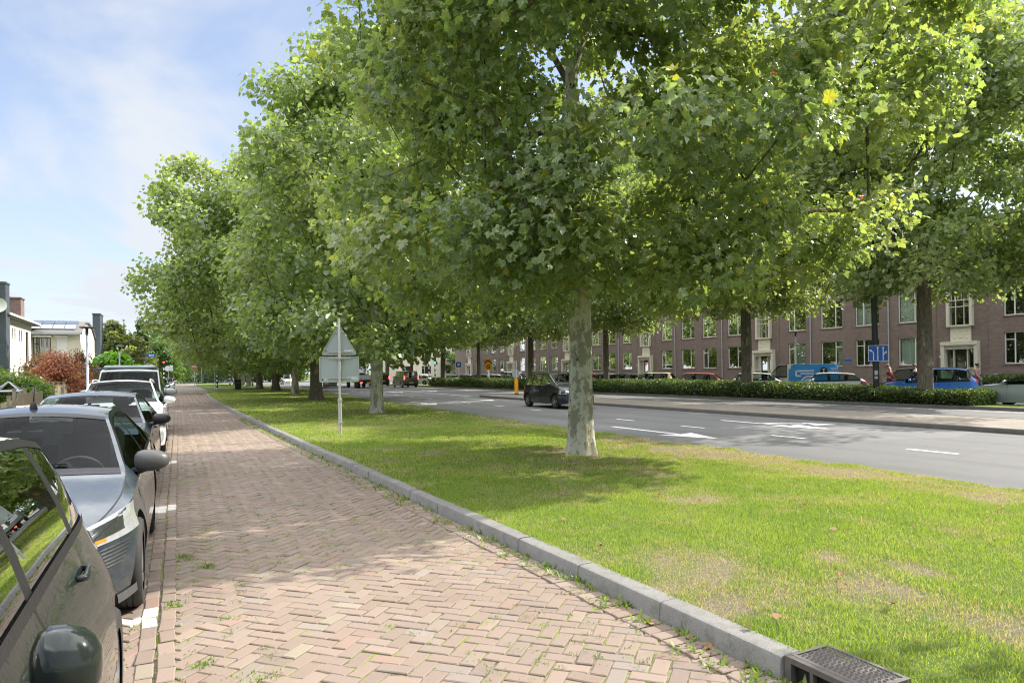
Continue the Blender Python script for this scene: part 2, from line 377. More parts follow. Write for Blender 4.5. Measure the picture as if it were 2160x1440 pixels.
MAT['carglass'] = glassmat('car_glass', (.8, .92, .87), .0, .8, k=.2)
MAT['carglass2'] = glassmat('tinted_glass', (.6, .7, .65), .36, .28)
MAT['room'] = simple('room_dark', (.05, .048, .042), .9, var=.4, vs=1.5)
MAT['curtain'] = simple('curtain_white', (.6, .62, .58), .9, var=.12, vs=3)
MAT['skin'] = simple('skin', (.5, .3, .21), .6, var=.06)
MAT['rearlit'] = emis('lit_tail', (1, .03, .02), 6); MAT['greenlit'] = emis('lit_green', (.05, 1, .55), 5)
# ================================================================ SETTING
def kerbx(y):    # front face of the kerb along the brick street
    return float(np.interp(y, [-8, -2, 3, 5, 8, 11, 16, 23, 33, 45, 55, 68, 74, 78, 80], [2.98, 2.92, 2.86, 2.82, 2.72, 2.66, 2.5, 2.36, 2.18, 2.1, 2.08, 2.2, 2.7, 3.8, 5.2]))
def roadx(y):    # grass / asphalt edge
    return float(np.interp(y, [-40, 5, 9, 24, 32, 60, 80, 140], [10.0, 10.0, 10.05, 10.1, 10.7, 11.6, 12.1, 13.0]))
def gz(x, y):    # verge height
    k = kerbx(y) if y < 78 else 3.0
    t = min(1, max(0, (x-k)/(roadx(y)-k)))
    return .118 + .05*math.sin(math.pi*t) - .09*t
def sheet(name, pts, z, mat, kind='structure'):
    mb = MB(); mb.poly([(p[0], p[1], z) for p in pts]); o = mb.build(name, mat, fixn=False)
    o.data.update(); tag(o, kind=kind); return o
sheet('ground', [(-900, -300), (900, -300), (900, 1500), (-900, 1500)], -.06, MAT['ground'])
sheet('street_bed', [(-2.6, -12), (6.2, -12), (6.2, 100), (-2.6, 100)], -.0065, MAT['joint'])
sheet('far_street', [(-2.6, 79), (3.6, 79), (3.6, 180), (-2.6, 180)], .002, MAT['median'])
sheet('cross_path', [(3.0, 80.5), (12.2, 80.5), (12.2, 84), (3.0, 84)], .05, simple('pale_path', (.32, .3, .27), .9))
sheet('road', [(9.0, -60), (27.35, -60), (27.35, 400), (9.0, 400)], -.004, MAT['asphalt'])
sheet('service_road', [(29.6, -60), (41, -60), (41, 200), (29.6, 200)], -.002, simple('service_paving', (.2, .16, .14), .85, var=.2, vs=5))
sheet('pavement', [(-6.2, -12), (-2.6, -12), (-2.6, 160), (-6.2, 160)], .01, simple('grey_paving', (.3, .29, .27), .85, var=.15, vs=4))
sheet('pavement', [(41, -60), (44, -60), (44, 130), (41, 130)], .08, simple('grey_paving_far', (.26, .25, .24), .85, var=.15, vs=4))

# ---- brick street: real bricks in a herringbone bond at 45 degrees
def brick_field():
    rs = np.random.RandomState(4); Wb, Lb = .105, .21
    c45 = math.sqrt(.5); out = []
    xs0, xs1, y0, y1 = -2.5, 2.95, 1.6, 79
    rng = int(90/Wb)
    ii, kk = np.meshgrid(np.arange(-rng, rng), np.arange(-rng//2, rng//2), indexing='ij')
    j = ii.ravel(); k = kk.ravel()
    hx = (j+4*k+1)*Wb; hy = (j+.5)*Wb            # horizontals
    vx = (j+3+4*k+.5)*Wb; vy = (j+1)*Wb          # verticals
    cx = np.concatenate([hx, vx]); cy = np.concatenate([hy, vy]); ori = np.concatenate([np.zeros(len(hx)), np.ones(len(vx))])
    X = (cx-cy)*c45; Y = (cx+cy)*c45
    m = (X > xs0) & (X < xs1+.05) & (Y > y0) & (Y < y1); X, Y, ori = X[m], Y[m], ori[m]
    kx = np.interp(Y, [3, 8, 16, 23, 33, 55, 68, 74, 79], [2.86, 2.72, 2.5, 2.36, 2.18, 2.08, 2.2, 2.7, 4.2])
    m = (X < kx+.02) & ~((X > -.19) & (X < -.08) & (Y < 60)) & ~((Y > 35.6) & (Y < 36.6)); X, Y, ori = X[m], Y[m], ori[m]
    ang = R(45)+ori*R(90)
    # border rows: lengthwise bricks beside the parking bays, and along the kerb
    bx, by, ba = [], [], []
    for col, x in enumerate((-.19, -.08)):
        for y in np.arange(1.6+.1*col, 60, .212): bx.append(x); by.append(y); ba.append(R(90))
    y = 1.6
    while y < 66:
        bx.append(kerbx(y)-.115); by.append(y); ba.append(0.0); y += .107
    nb = len(bx)
    X = np.concatenate([X, bx]); Y = np.concatenate([Y, by]); ang = np.concatenate([ang, ba])
    rows = np.concatenate([np.zeros(len(X)-nb), np.ones(nb)])
    n = len(X)
    ang = ang + rs.normal(0, R(2.1), n); X = X+rs.normal(0, .0022, n); Y = Y+rs.normal(0, .0022, n)
    hl = Lb/2-.0045-rs.rand(n)*.002; hw = Wb/2-.0042-rs.rand(n)*.002
    bz = rs.normal(0, .0018, n)+rows*.011 + .012*(fnoise(X, Y, 3, 1.7)-.5)
    tx = rs.normal(0, .012, n); ty = rs.normal(0, .02, n)
    v = np.zeros((n, 12, 3))
    sg = np.array([(-1, -1), (1, -1), (1, 1), (-1, 1)])
    for lay, (ins, h) in enumerate(((.0, -.02), (.0, -.005), (.006, 0))):
        for q in range(4):
            lx = sg[q, 0]*(hl-ins); ly = sg[q, 1]*(hw-ins)
            v[:, lay*4+q, 0] = X+lx*np.cos(ang)-ly*np.sin(ang)
            v[:, lay*4+q, 1] = Y+lx*np.sin(ang)+ly*np.cos(ang)
            v[:, lay*4+q, 2] = h+bz+lx*tx+ly*ty
    base = np.arange(n)[:, None]*12
    fs = [base+np.array([8, 9, 10, 11])]
    for lay in (0, 4):
        for q in range(4): fs.append(base+np.array([lay+q, lay+(q+1) % 4, lay+4+(q+1) % 4, lay+4+q]))
    F = np.concatenate(fs)
    pal = np.array([(.38, .28, .215), (.41, .305, .235), (.35, .26, .205), (.44, .335, .26), (.31, .235, .195), (.39, .315, .25), (.42, .265, .20), (.36, .33, .29), (.48, .44, .31)])
    pi = rs.choice(9, n, p=[.22, .18, .15, .13, .09, .11, .05, .05, .02])
    col = pal[pi]*.55*(rs.normal(1, .11, n)[:, None])+pal[0]*.45*.86; col = col*np.array((.60, .60, .60))*(.84+.25*fnoise(X, Y, 9, 2.6))[:, None]
    # painted parking mark (T) on the border rows
    wm = ((X > -.25) & (X < -.12) & (Y > 5.0) & (Y < 5.5)) | ((X > -1.2) & (X < -.2) & (np.abs(Y-5.35) < .07)) | ((X > -.28) & (X < -.03) & (np.abs(Y-9.6) < .25)) | ((X > -.28) & (X < -.03) & (np.abs(Y-14.7) < .25))
    col[wm] = np.array((.62, .60, .52))
    o = npmesh('brick_street', v.reshape(-1, 3), [F], MAT['paver'], np.repeat(col, 12, 0)); tag(o, kind='structure')
brick_field()
# speed ramp with pale blocks across the street
mb = MB()
rs = random.Random(3)
for r_ in range(5):
    x = -1.0+ (r_ % 2)*.1
    while x < kerbx(36)-.2:
        l = .2
        pale = (int((x+3)/.4)+(r_//2)) % 2 == 0 and r_ in (1, 2, 3)
        y = 35.62+r_*.2
        mb.bevbox((x, y, -.02), (x+l-.01, y+.19, .012+rs.uniform(-.002, .003)), .006, 1 if pale else 0); x += l
tag(mb.build('ramp_blocks', [simple('ramp_grey', (.2, .17, .15), .85, var=.3), simple('ramp_pale', (.5, .48, .42), .85, var=.2)]), kind='structure')
# little manhole-like slot grate in the street
# ---- kerb stones
mb = MB(); rs = random.Random(7); y = 2.645; prev = None
def kerb_stone(p, q, w=.155, h=.128, dz=0):
    (x0, y0), (x1, y1) = p, q; dx, dy = x1-x0, y1-y0; l = math.hypot(dx, dy); dx /= l; dy /= l; nx, ny = dy, -dx
    g_ = .006; jx = rs.uniform(-.004, .004); x0 += jx; x1 += jx+rs.uniform(-.003, .003)
    A = []
    for t in (g_, l-g_):
        bx, by = x0+dx*t, y0+dy*t
        A.append([(bx+nx*o, by+ny*o, z+dz) for o, z in ((-.005, -.05), (.012, h-.025), (.022, h-.007), (.04, h), (w, h+.002), (w, -.05))])
    mb.grid(A); mb.poly(A[0]); mb.poly(A[1][::-1])
while y < 74:
    q = (kerbx(y+1), y+1); kerb_stone((kerbx(y), y), q, dz=rs.uniform(-.006, .006)); y += 1
for a in range(8):   # the corner into the cross path
    a0, a1 = R(180-a*11.5), R(180-(a+1)*11.5); c_ = (7.2, 74)
    kerb_stone((c_[0]+4.5*math.cos(a0), c_[1]+5.6*math.sin(a0)), (c_[0]+4.5*math.cos(a1), c_[1]+5.6*math.sin(a1)))
y = 2.3
y = 2.14
while y > -8:
    kerb_stone((kerbx(y-1), y-1), (kerbx(y), y)); y -= 1
tag(mb.build('street_kerb', MAT['kerb'], auto=35), kind='structure')
# ---- verge ground
def dryness(x, y):
    d = .5+(fnoise(x, y, 31, .9)-.5)*.62+.55*(fnoise(x, y, 37, .28)-.5)
    d = d+np.exp(-((x-9.1)/.75)**2)*.30*((y > 4.5) & (y < 13.5))+np.exp(-((x-9.5)/.5)**2)*.15*(y > 13)
    d = d+.22*np.exp(-(((x-4.5)/.8)**2+((y-2.7)/.8)**2))+.3*np.exp(-((x-6.81)**2+(y-11)**2)/.3)
    return d-.06*np.exp(-((x-4.6)**2/2+(y-5.8)**2/2))
def verge(name, xa, xb, ys, nx=10):
    mb = MB(); P = []
    for y in ys:
        a, b = xa(y), xb(y)
        row = []
        for i in range(nx+1):
            x = a+(b-a)*i/nx; row.append((x, y, gz(x, y)-.014+.004*(float(fnoise(x, y, 5, 1.5))-.5)*(1 if 0 < i < nx else 0)-(.02 if i in (0,) else 0)))
        P.append(row)
    mb.grid(P); o = mb.build(name, MAT['soil'], smooth=True)
    co = np.array([v.co[:] for v in o.data.vertices]); a_ = o.data.attributes.new('dry', 'FLOAT', 'POINT'); a_.data.foreach_set('value', dryness(co[:, 0], co[:, 1]).astype(np.float32)); return tag(o, kind='structure')
jit = lambda y: .12*math.sin(y*1.9)+.07*math.sin(y*4.3)+.05*math.sin(y*9.1)
verge('grass_verge', lambda y: kerbx(y)+.15, lambda y: roadx(y)+jit(y)*.5, list(np.arange(-12, 14, .3))+list(np.arange(14, 79.5, 1.0)), 24)
verge('far_verge', lambda y: 3.2 if y > 90 else 3.2+(90-y)*.2, lambda y: roadx(y), list(np.arange(84, 150, 2.0)), 8)
sheet('garden_ground', [(-60, -12), (-6.2, -12), (-6.2, 160), (-60, 160)], .02, MAT['soil'])
# ---- grass blades (uncountable)
def blades(name, n, xr, yr, hgt, wid, seed, clip=None):
    rs = np.random.RandomState(seed)
    y = yr[0]+(yr[1]-yr[0])*rs.rand(n)**(1.35 if yr[1]-yr[0] > 8 else 1.0)
    ka = np.array([kerbx(v) for v in np.linspace(-12, 90, 300)]); kx = np.interp(y, np.linspace(-12, 90, 300), ka)
    rx = np.interp(y, [-40, 5, 9, 24, 32, 60, 80, 140], [10.0, 10.0, 10.05, 10.1, 10.7, 11.6, 12.1, 13.0])+.12*np.sin(y*1.9)+.07*np.sin(y*4.3)+.05*np.sin(y*9.1)
    x0 = kx+.13; x = x0+(rx+.02-x0)*rs.rand(n)
    dry = dryness(x, y)
    keep = (rs.rand(n) > np.clip((dry-.63)*4, 0, .65))
    # bare ring at the trunks, no blades on the gully lid
    keep &= ~((x > 2.8) & (x < 3.10) & (y > 2.12) & (y < 2.62))
    keep &= ~(((x-6.81)**2+(y-11)**2) < .36**2)
    x, y, kx, rx, dry = x[keep], y[keep], kx[keep], rx[keep], dry[keep]; n = len(x)
    t = np.clip((x-kx)/(rx-kx), 0, 1); z = .118+.05*np.sin(np.pi*t)-.09*t-.006
    tuft = fnoise(x, y, 51, .45)
    h = hgt*(.45+.6*rs.rand(n))*(.55+1.0*np.clip(tuft*1.5-.3, 0, 1)); h = h*np.where(dry > .6, .7, 1)
    h = h*(1+.35*np.exp(-((x-x0[keep])/.12)))
    a = rs.rand(n)*2*np.pi; wdt = wid*(.7+.6*rs.rand(n)); ln = h*(.25+.9*rs.rand(n)**1.5); b = rs.rand(n)*2*np.pi
    dx, dy = np.cos(a)*wdt/2, np.sin(a)*wdt/2
    v = np.zeros((n, 5, 3))
    v[:, 0] = np.stack([x-dx, y-dy, z], 1); v[:, 1] = np.stack([x+dx, y+dy, z], 1)
    mxp, myp = x+np.cos(b)*ln*.35, y+np.sin(b)*ln*.35
    v[:, 2] = np.stack([mxp+dx*.8, myp+dy*.8, z+h*.62], 1); v[:, 3] = np.stack([mxp-dx*.8, myp-dy*.8, z+h*.62], 1)
    v[:, 4] = np.stack([x+np.cos(b)*ln, y+np.sin(b)*ln, z+h], 1)
    base = np.arange(n)[:, None]*5
    q = base+np.array([0, 1, 2, 3]); tr = base+np.array([3, 2, 4])
    g1, g2, g3, st = np.array((.18, .26, .035)), np.array((.28, .34, .06)), np.array((.085, .15, .03)), np.array((.36, .31, .19))
    u = rs.rand(n)[:, None]; tn = np.clip(fnoise(x, y, 61, .8)*1.6-.3, 0, 1)[:, None]
    col = (g1*(1-tn)+g2*tn)*(.75+.5*u); dk = (rs.rand(n) < .18)[:, None]; col = np.where(dk, g3, col)
    isdry = (rs.rand(n) < np.clip((dry-.44)*3.0, .03, .85))[:, None]; col = np.where(isdry, st*(.7+.5*u), col)
    return v.reshape(-1, 3), q, tr, np.repeat(col, 5, 0)
parts = [blades('a', 280000, 0, (1.9, 9), .037, .0042, 1), blades('b', 170000, 0, (8.6, 22), .042, .008, 2), blades('c', 80000, 0, (21, 78), .055, .022, 3), blades('d', 16000, 0, (-2, 1.9), .06, .008, 4)]
off = 0; vs_, qs, ts, cs = [], [], [], []
for v, q, t, c in parts:
    vs_.append(v); qs.append(q+off); ts.append(t+off); cs.append(c); off += len(v)
tag(npmesh('grass', np.concatenate(vs_), [np.concatenate(qs), np.concatenate(ts)], MAT['blade'], np.concatenate(cs)), 'short green grass with straw coloured patches growing on the verge', 'grass', kind='stuff')
# ---- weeds and moss along the kerb and in the brick joints
def weeds():
    rs = np.random.RandomState(21); V, Fq, C = [], [], []; off = 0
    spots = []
    for _ in range(520):
        y = 2.3+rs.rand()**1.4*26; spots.append((kerbx(y)-rs.rand()**2*.22-.01, y, rs.choice([.012, .02, .035]), 7))
    for _ in range(2200):
        y = 2.2+rs.rand()**1.5*22; x = -.3+rs.rand()*3.0
        if fnoise(x, y, 77, .9) > .5 or x < .5: spots.append((x, y, rs.choice([.005, .008, .011]), 7))
    for (x, y, s) in ((.11, 4.3, .02), (.22, 6.5, .03), (.05, 6.9, .03), (.35, 4.0, .02), (-.05, 5.5, .03)):
        for _ in range(5): spots.append((x+rs.normal(0, .04), y+rs.normal(0, .04), s*.6, 10))
    for x, y, s, k in spots:
        for _ in range(k*2):
            a = rs.rand()*6.28; l = s*(.6+rs.rand()); wv = l*.35+.003; px, py = x+rs.normal(0, .02+s*.4), y+rs.normal(0, .02+s*.4)
            d = np.array((math.cos(a), math.sin(a), .3+rs.rand()*1.3)); sd_ = np.array((-math.sin(a), math.cos(a), 0))
            b = np.array((px, py, .0))
            V += [b, b+d*l*.5+sd_*wv*.5, b+d*l, b+d*l*.5-sd_*wv*.5]; Fq.append((off, off+1, off+2, off+3)); off += 4
            c = np.array((.13, .2, .02))*(.6+.8*rs.rand()); C += [c]*4
    tag(npmesh('weeds', np.array(V), [np.array(Fq)], MAT['blade'], np.array(C)), 'small weeds and moss growing along the kerb and between the bricks', 'weeds', kind='stuff')
weeds()
# dry fallen leaves
rs = random.Random(5); mb = MB()
for (x, y) in [(6.2, 4.1), (4.05, 2.85), (4.3, 3.4), (3.0, 3.0), (2.82, 3.15), (2.80, 3.3), (2.78, 3.12), (2.74, 3.6), (5.1, 3.6), (3.5, 6.0), (5.2, 6.6), (8.0, 9.2), (4.4, 7.9)]+[(rs.uniform(3.2, 9.5), rs.uniform(2.5, 14)) for _ in range(34)]:
    z = (gz(x, y)+.03) if x > 2.95 else .012; s = rs.uniform(.02, .045); a = rs.uniform(0, 6.28)
    pts = []
    for k in range(9):
        r_ = s*(1 if k % 2 == 0 else .55); pts.append((x+r_*math.cos(a+k*.698), y+r_*math.sin(a+k*.698), z+rs.uniform(-.004, .02)))
    mb.poly(pts)
tag(mb.build('fallen_leaves', simple('dry_leaf', (.24, .13, .06), .8, var=.5), fixn=False), 'scattered dry brown leaves lying on the grass and by the kerb', 'leaves', kind='stuff')
# ---- median strips
def median(name, x0, x1, y0, y1, h, kerbm, topm, rnd=True, sw=.14):
    mb = MB(); n = 10; cx = (x0+x1)/2; r_ = (x1-x0)/2
    def outline(ins):
        p = [(x1-ins, y0), (x1-ins, y1-r_)]
        p += [(cx+(r_-ins)*math.cos(a), y1-r_+(r_-ins)*math.sin(a)) for a in [math.pi*k/n for k in range(1, n)]] if rnd else [(x1-ins, y1-ins), (x0+ins, y1-ins)]
        p += [(x0+ins, y1-r_), (x0+ins, y0)]
        return p
    A = [[(p[0], p[1], z) for p in outline(i)] for i, z in ((0, -.02), (.015, h-.015), (.03, h), (sw, h))]
    mb.grid(A); mb.poly([(p[0], p[1], h-.006) for p in outline(sw)], 1)
    return tag(mb.build(name, [kerbm, topm], auto=40), kind='structure')
median('traffic_island', 18.15, 21.95, -60, 43.6, .12, MAT['kerbdark'], MAT['median'])
median('planted_verge', 27.3, 29.7, -60, 140, .12, MAT['kerbdark'], MAT['soil'], rnd=False)
median('traffic_island', 15.0, 18.6, 84, 98, .12, MAT['kerbdark'], MAT['median'])
# ---- road markings
mb = MB()
def mark(pts, z=.002): mb.poly([(p[0], p[1], z) for p in pts])
def stripe(x, y0, y1, w=.12, x2=None): x2 = x if x2 is None else x2; mark([(x-w/2, y0), (x+w/2, y0), (x2+w/2, y1), (x2-w/2, y1)])
for y in (5.0, 7.9, 11.45, 15.0, 18.5, 22.1, 25.6, 29.9, 34.7, 41.8, 46, 50, 54, 58, 62, 66):
    x = float(np.interp(y, [8, 12, 19, 30, 42, 66], [13.25, 13.3, 13.55, 14.2, 14.75, 15.3])); stripe(x, y, y+1.0+(.1 if y > 25 else 0), .13)
for y in (16.4, 20.8, 24.6, 29.3, 33.2, 37.6, 42, 47, 52, 57): stripe(23.8, y, y+1.3, .12)
stripe(26.4, -20, 70, .1)
def arrow_straight(x, y, l=3.6, w=.16, flip=True, turn=0):
    # points towards the camera (-Y); the stem reaches away from it
    mark([(x-w/2, y+1.2), (x+w/2, y+1.2), (x+w/2, y+l), (x-w/2, y+l)])
    mark([(x-.55, y+1.35), (x, y-.25), (x+.55, y+1.35), (x, y+1.15)])
arrow_straight(11.6, 12.75, 4.2)
arrow_straight(15.9, 13.1, 3.9)
mark([(15.86, 15.2), (16.9, 14.3), (16.95, 14.6), (16.0, 15.6)]); mark([(16.55, 13.9), (17.35, 13.75), (17.1, 14.9)])
arrow_straight(12.2, 34.2, 4.2); arrow_straight(16.6, 36.5, 4.5); arrow_straight(12.8, 58, 4.5); arrow_straight(17.6, 58, 4.5); arrow_straight(21.5, 60, 4.5)
stripe(18.3, 43.8, 76, .14, 20.3); stripe(24.6, 48, 76, .14, 24.8); stripe(12.0, 66, 80, .5); stripe(16, 74.5, 75, 6)
tag(mb.build('road_markings', MAT['paint'], fixn=False), kind='structure')

# ---- gully at the kerb
g_ = thing('street_gully', 'cast iron street gully with studded lid set into the grey kerb', 'gully', (2.885, 2.40, 0))
mb = MB()
mb.box((0, -.25, -.04), (.03, .235, -.01)); mb.box((0, -.25, .105), (.035, .235, .135)); mb.box((0, .195, -.01), (.035, .235, .105)); mb.box((0, -.25, -.01), (.035, -.21, .105)); mb.box((0, .055, -.01), (.03, .075, .105)); mb.box((0, -.09, -.01), (.03, -.07, .105))
mb.box((.035, -.25, .105), (.06, .235, .137)); mb.box((.06, .21, .1), (.32, .235, .137)); mb.box((.06, -.25, .1), (.32, -.225, .137)); mb.box((.30, -.225, .1), (.32, .21, .137)); mb.box((.06, -.25, -.03), (.32, .235, -.02))
mb.build('frame', MAT['iron'], g_, auto=30)
mb = MB(); mb.box((.063, -.222, .11), (.298, .207, .13))
for i in range(9):
    for j in range(15):
        x, y = .082+i*.027, -.205+j*.028+(i % 2)*.008; r_ = .010
        i0 = [mb.V((x+r_*math.cos(a), y+r_*math.sin(a), .13)) for a in (0, 1.57, 3.14, 4.71)]; i1 = [mb.V((x+r_*.55*math.cos(a), y+r_*.55*math.sin(a), .139)) for a in (0, 1.57, 3.14, 4.71)]
        for k in range(4): mb.F((i0[k], i0[(k+1) % 4], i1[(k+1) % 4], i1[k]))
        mb.F(i1)
mb.build('studded_lid', MAT['iron'], g_)
mb = MB(); mb.box((.036, -.2, -.03), (.047, .19, .104)); mb.build('dark_throat', MAT['ink'], g_)
# ================================================================ TREES
LEAF_HI = np.array([(0, .35, .03), (0, .04, 0), (.28, -.06, .06), (.50, .12, -.02), (.42, .32, .05), (.55, .56, -.06), (.30, .60, .04), (0, .98, -.14), (-.30, .60, .04), (-.55, .56, -.06), (-.42, .32, .05), (-.50, .12, -.02), (-.28, -.06, .06)])
FAN = np.array([(0, k, k+1) for k in range(1, 12)]+[(0, 12, 1)])
LEAF_LO = np.array([(0, 0, 0), (.5, .12, .06), (.42, .62, .0), (0, 1.0, -.06), (-.42, .62, .0), (-.5, .12, .06)])
LO_F = np.array([(0, 1, 2, 3), (0, 3, 4, 5)])
def leaves(P, out, size, rs, hi, cols, droop=.5, flat=.55):
    """P (n,3) positions, out (n,3) outward direction"""
    n = len(P)
    tip = out*.7+rs.normal(0, .55, (n, 3)); tip[:, 2] -= droop; tip /= np.linalg.norm(tip, axis=1)[:, None]
    up = rs.normal(0, 1-flat, (n, 3))+out*.35; up[:, 2] += flat
    nrm = up-tip*np.sum(up*tip, 1)[:, None]; nrm /= np.linalg.norm(nrm, axis=1)[:, None]+1e-9
    sdv = np.cross(tip, nrm)
    T = LEAF_HI if hi else LEAF_LO
    s = size*(.65+.6*rs.rand(n)); curl = rs.normal(0, .22, n)
    lx = T[None, :, 0]*s[:, None]; ly = (T[None, :, 1])*s[:, None]; lz = (T[None, :, 2]*(1+2*np.abs(curl))[:, None] - (T[None, :, 0]**2)*curl[:, None]*1.6)*s[:, None]
    v = P[:, None, :]+sdv[:, None, :]*lx[..., None]+tip[:, None, :]*ly[..., None]+nrm[:, None, :]*lz[..., None]
    k = len(T); F = (np.arange(n)[:, None, None]*k+(FAN if hi else LO_F)[None]).reshape(-1, 3 if hi else 4)
    c = np.repeat(cols, k, 0)
    return v.reshape(-1, 3), F, c
def make_tree(name, seed, h_trunk, z0, z1, rad, trunk_r, ncl, nlf, rcl, leaf, hi=False, prof=None, bark='bark2', flare=1.35, palette=None, twigs=True, lean=(0, 0), leader=.8, zshift=None, scale_xy=(1, 1), sides=20, clfilter=None, droop=.5, flat=.55, lmat='leaf', extra=None, limb0=None):
    rs = np.random.RandomState(seed); rr = random.Random(seed)
    root = thing(name, None, None)
    prof = prof or (lambda t: (math.sin(math.pi*min(1, .16+.84*t))**.6))
    # clump centres
    C = []
    tries = 0
    while len(C) < ncl and tries < ncl*60:
        tries += 1
        t = rs.rand(); a = rs.rand()*2*math.pi; q = rs.rand()**.42; rmax = rad*prof(t)*(1+.16*math.sin(3*a+seed)+.12*math.sin(5*a+seed*2+t*7))
        p = np.array((math.cos(a)*q*rmax*scale_xy[0], math.sin(a)*q*rmax*scale_xy[1], z0+(z1-z0)*t))
        if q < .3 and t < .6 and rs.rand() < .7: continue
        if clfilter and not clfilter(p): continue
        if all(np.sum((p-c)**2) > (rcl*.62)**2 for c in C): C.append(p)
    if extra: C += [np.array(e) for e in extra]
    # skeleton
    nodes = []; par = []
    nt_ = 12; topz = z0+(z1-z0)*leader
    for i in range(nt_):
        z = topz*i/(nt_-1); wob = .0 if z < h_trunk else (z-h_trunk)*.06
        nodes.append(np.array((lean[0]*z+rr.uniform(-1, 1)*wob, lean[1]*z+rr.uniform(-1, 1)*wob, z))); par.append(i-1)
    order = sorted(range(len(C)), key=lambda i: math.hypot(C[i][0], C[i][1])+.25*abs(C[i][2]-h_trunk))
    for i in order:
        c = C[i]; best, bd = 0, 1e9
        for j, nd in enumerate(nodes):
            if nd[2] < (limb0 or h_trunk*.92): continue
            d = c-nd; dist = np.linalg.norm(d); rise = d[2]/max(dist, .01)
            cost = dist*(1.25-.35*rise)+ (.5 if j < nt_ else 0)*0 + .10*np.linalg.norm(nd[:2])
            if cost < bd: bd, best = cost, j
        a = nodes[best]; d = c-a; dist = np.linalg.norm(d); k = max(1, int(dist/1.1)); last = best
        for s_ in range(1, k+1):
            t = s_/k; p = a+d*t; p = p+np.array((rr.gauss(0, .05), rr.gauss(0, .05), .22*math.sin(math.pi*t)*dist*.25))*min(1, dist) * (0 if s_ == k else 1)
            nodes.append(p); par.append(last); last = len(nodes)-1
    n = len(nodes); area = np.zeros(n)
    for i in range(n-1, 0, -1):
        if area[i] == 0: area[i] = (.012 if hi else .016)**2
        if par[i] >= 0: area[par[i]] += area[i]
    rad_ = np.sqrt(area); sc = trunk_r*.72/max(rad_[int(nt_*h_trunk/topz)], 1e-6); rad_ = rad_*np.where(rad_ > .03, sc, 1.0)
    # trunk mesh
    mb = MB(); pts, rd = [], []
    zs = [0, .06, .16, .35, .7, 1.2, 1.8, 2.5]
    zs = [z for z in zs if z < h_trunk]+list(np.linspace(max(h_trunk, 2.7), topz, 10))
    f_ = lambda z, k: float(np.interp(z, [nd[2] for nd in nodes[:nt_]], [nd[k] for nd in nodes[:nt_]]))
    rings = []
    for z in zs:
        r_ = trunk_r*(1+(flare-1)*math.exp(-z/.28)) * (1-.16*min(z/h_trunk, 1)) if z <= h_trunk else trunk_r*.84*max(.12, 1-(z-h_trunk)/(topz-h_trunk+.3))
        ring = []
        for k in range(sides):
            a = 2*math.pi*k/sides; lob = 1+.05*math.sin(3*a+seed)+.035*math.sin(7*a+seed*3+z*.8)+(.10*math.exp(-z/.3))*math.sin(5*a+seed)
            ring.append(mb.V((f_(z, 0)+math.cos(a)*r_*lob, f_(z, 1)+math.sin(a)*r_*lob, z-.03)))
        rings.append(ring)
    for a, b in zip(rings, rings[1:]):
        for k in range(sides): mb.F((a[k], a[(k+1) % sides], b[(k+1) % sides], b[k]))
    trunk = mb.build('trunk', MAT[bark], root, smooth=True, fixn=False)
    # branches
    mb = MB()
    for i in range(nt_, n):
        p = par[i]; r0, r1 = min(rad_[p], rad_[i]*1.25) if p < nt_ else rad_[p], rad_[i]
        ns = 8 if r1 > .06 else (5 if r1 > .02 else 4)
        mb.tube([nodes[p], nodes[i]], [min(r0, trunk_r*.6), r1], ns, cap=False)
    if mb.f: mb.build('branches', MAT['twig'] if not hi else MAT['bark2'], trunk, smooth=True, fixn=False)
    # leaves
    Cn = np.array(C); m = len(Cn); idx = np.repeat(np.arange(m), nlf); N_ = len(idx)
    d = rs.normal(0, 1, (N_, 3)); d /= np.linalg.norm(d, axis=1)[:, None]; rr_ = rs.rand(N_)**.5
    csz = (rcl*(.7+.6*rs.rand(m)))[idx]
    P = Cn[idx]+d*rr_[:, None]*csz[:, None]*np.array((1.0, 1.0, .72)); P += rs.normal(0, .12, (N_, 3))
    out = d*.6+P/np.maximum(np.linalg.norm(P*np.array((1, 1, 0)), axis=1), .5)[:, None]*np.array((1, 1, .0))*.5
    pal = np.array(palette or [(.18, .24, .10), (.215, .27, .115), (.15, .205, .09), (.26, .30, .15), (.17, .225, .13)])
    cw = pal[rs.randint(0, len(pal), m)][idx]*.5+pal[rs.randint(0, len(pal), N_)]*.5
    cw = cw*rs.normal(1, .12, N_)[:, None]
    if hi:
        odd = rs.rand(N_); cw = np.where((odd < .0004)[:, None], np.array((.35, .05, .02)), cw); cw = np.where(((odd > .0012) & (odd < .03))[:, None], np.array((.27, .27, .06)), cw)
    v, F, c = leaves(P, out, leaf, rs, hi, np.clip(cw, .01, 1), droop, flat)
    crown = npmesh('crown', v, [F], MAT[lmat], c, root)
    if hi:   # hanging seed balls
        mb = MB(); 
        for _ in range(90):
            c_ = Cn[rs.randint(0, m)]; p = c_+rs.normal(0, .45, 3); l = rs.uniform(.08, .18)
            mb.tube([p, p-np.array((0, 0, l))], .0015, 3, cap=False)
            for q in range(rs.randint(1, 4)):
                z_ = -l-q*.035; r_ = .014; mb.lathe([(.001, r_), (r_*.7, r_*.7), (r_, 0), (r_*.7, -r_*.7), (.001, -r_)], 6, c=(p[0], p[1], p[2]+z_))
        tag(mb.build('seed_balls', simple('seed_ball', (.22, .2, .07), .8), crown, fixn=False), kind='stuff')
    return root
def place(o, x, y, rz=0, s=1, label=None, cat=None, group=None, z=0):
    o.location = (x, y, z); o.rotation_euler = (0, 0, R(rz)); o.scale = (s, s, s)
    return tag(o, label, cat, group)
PG = 'plane trees on the grass verge'
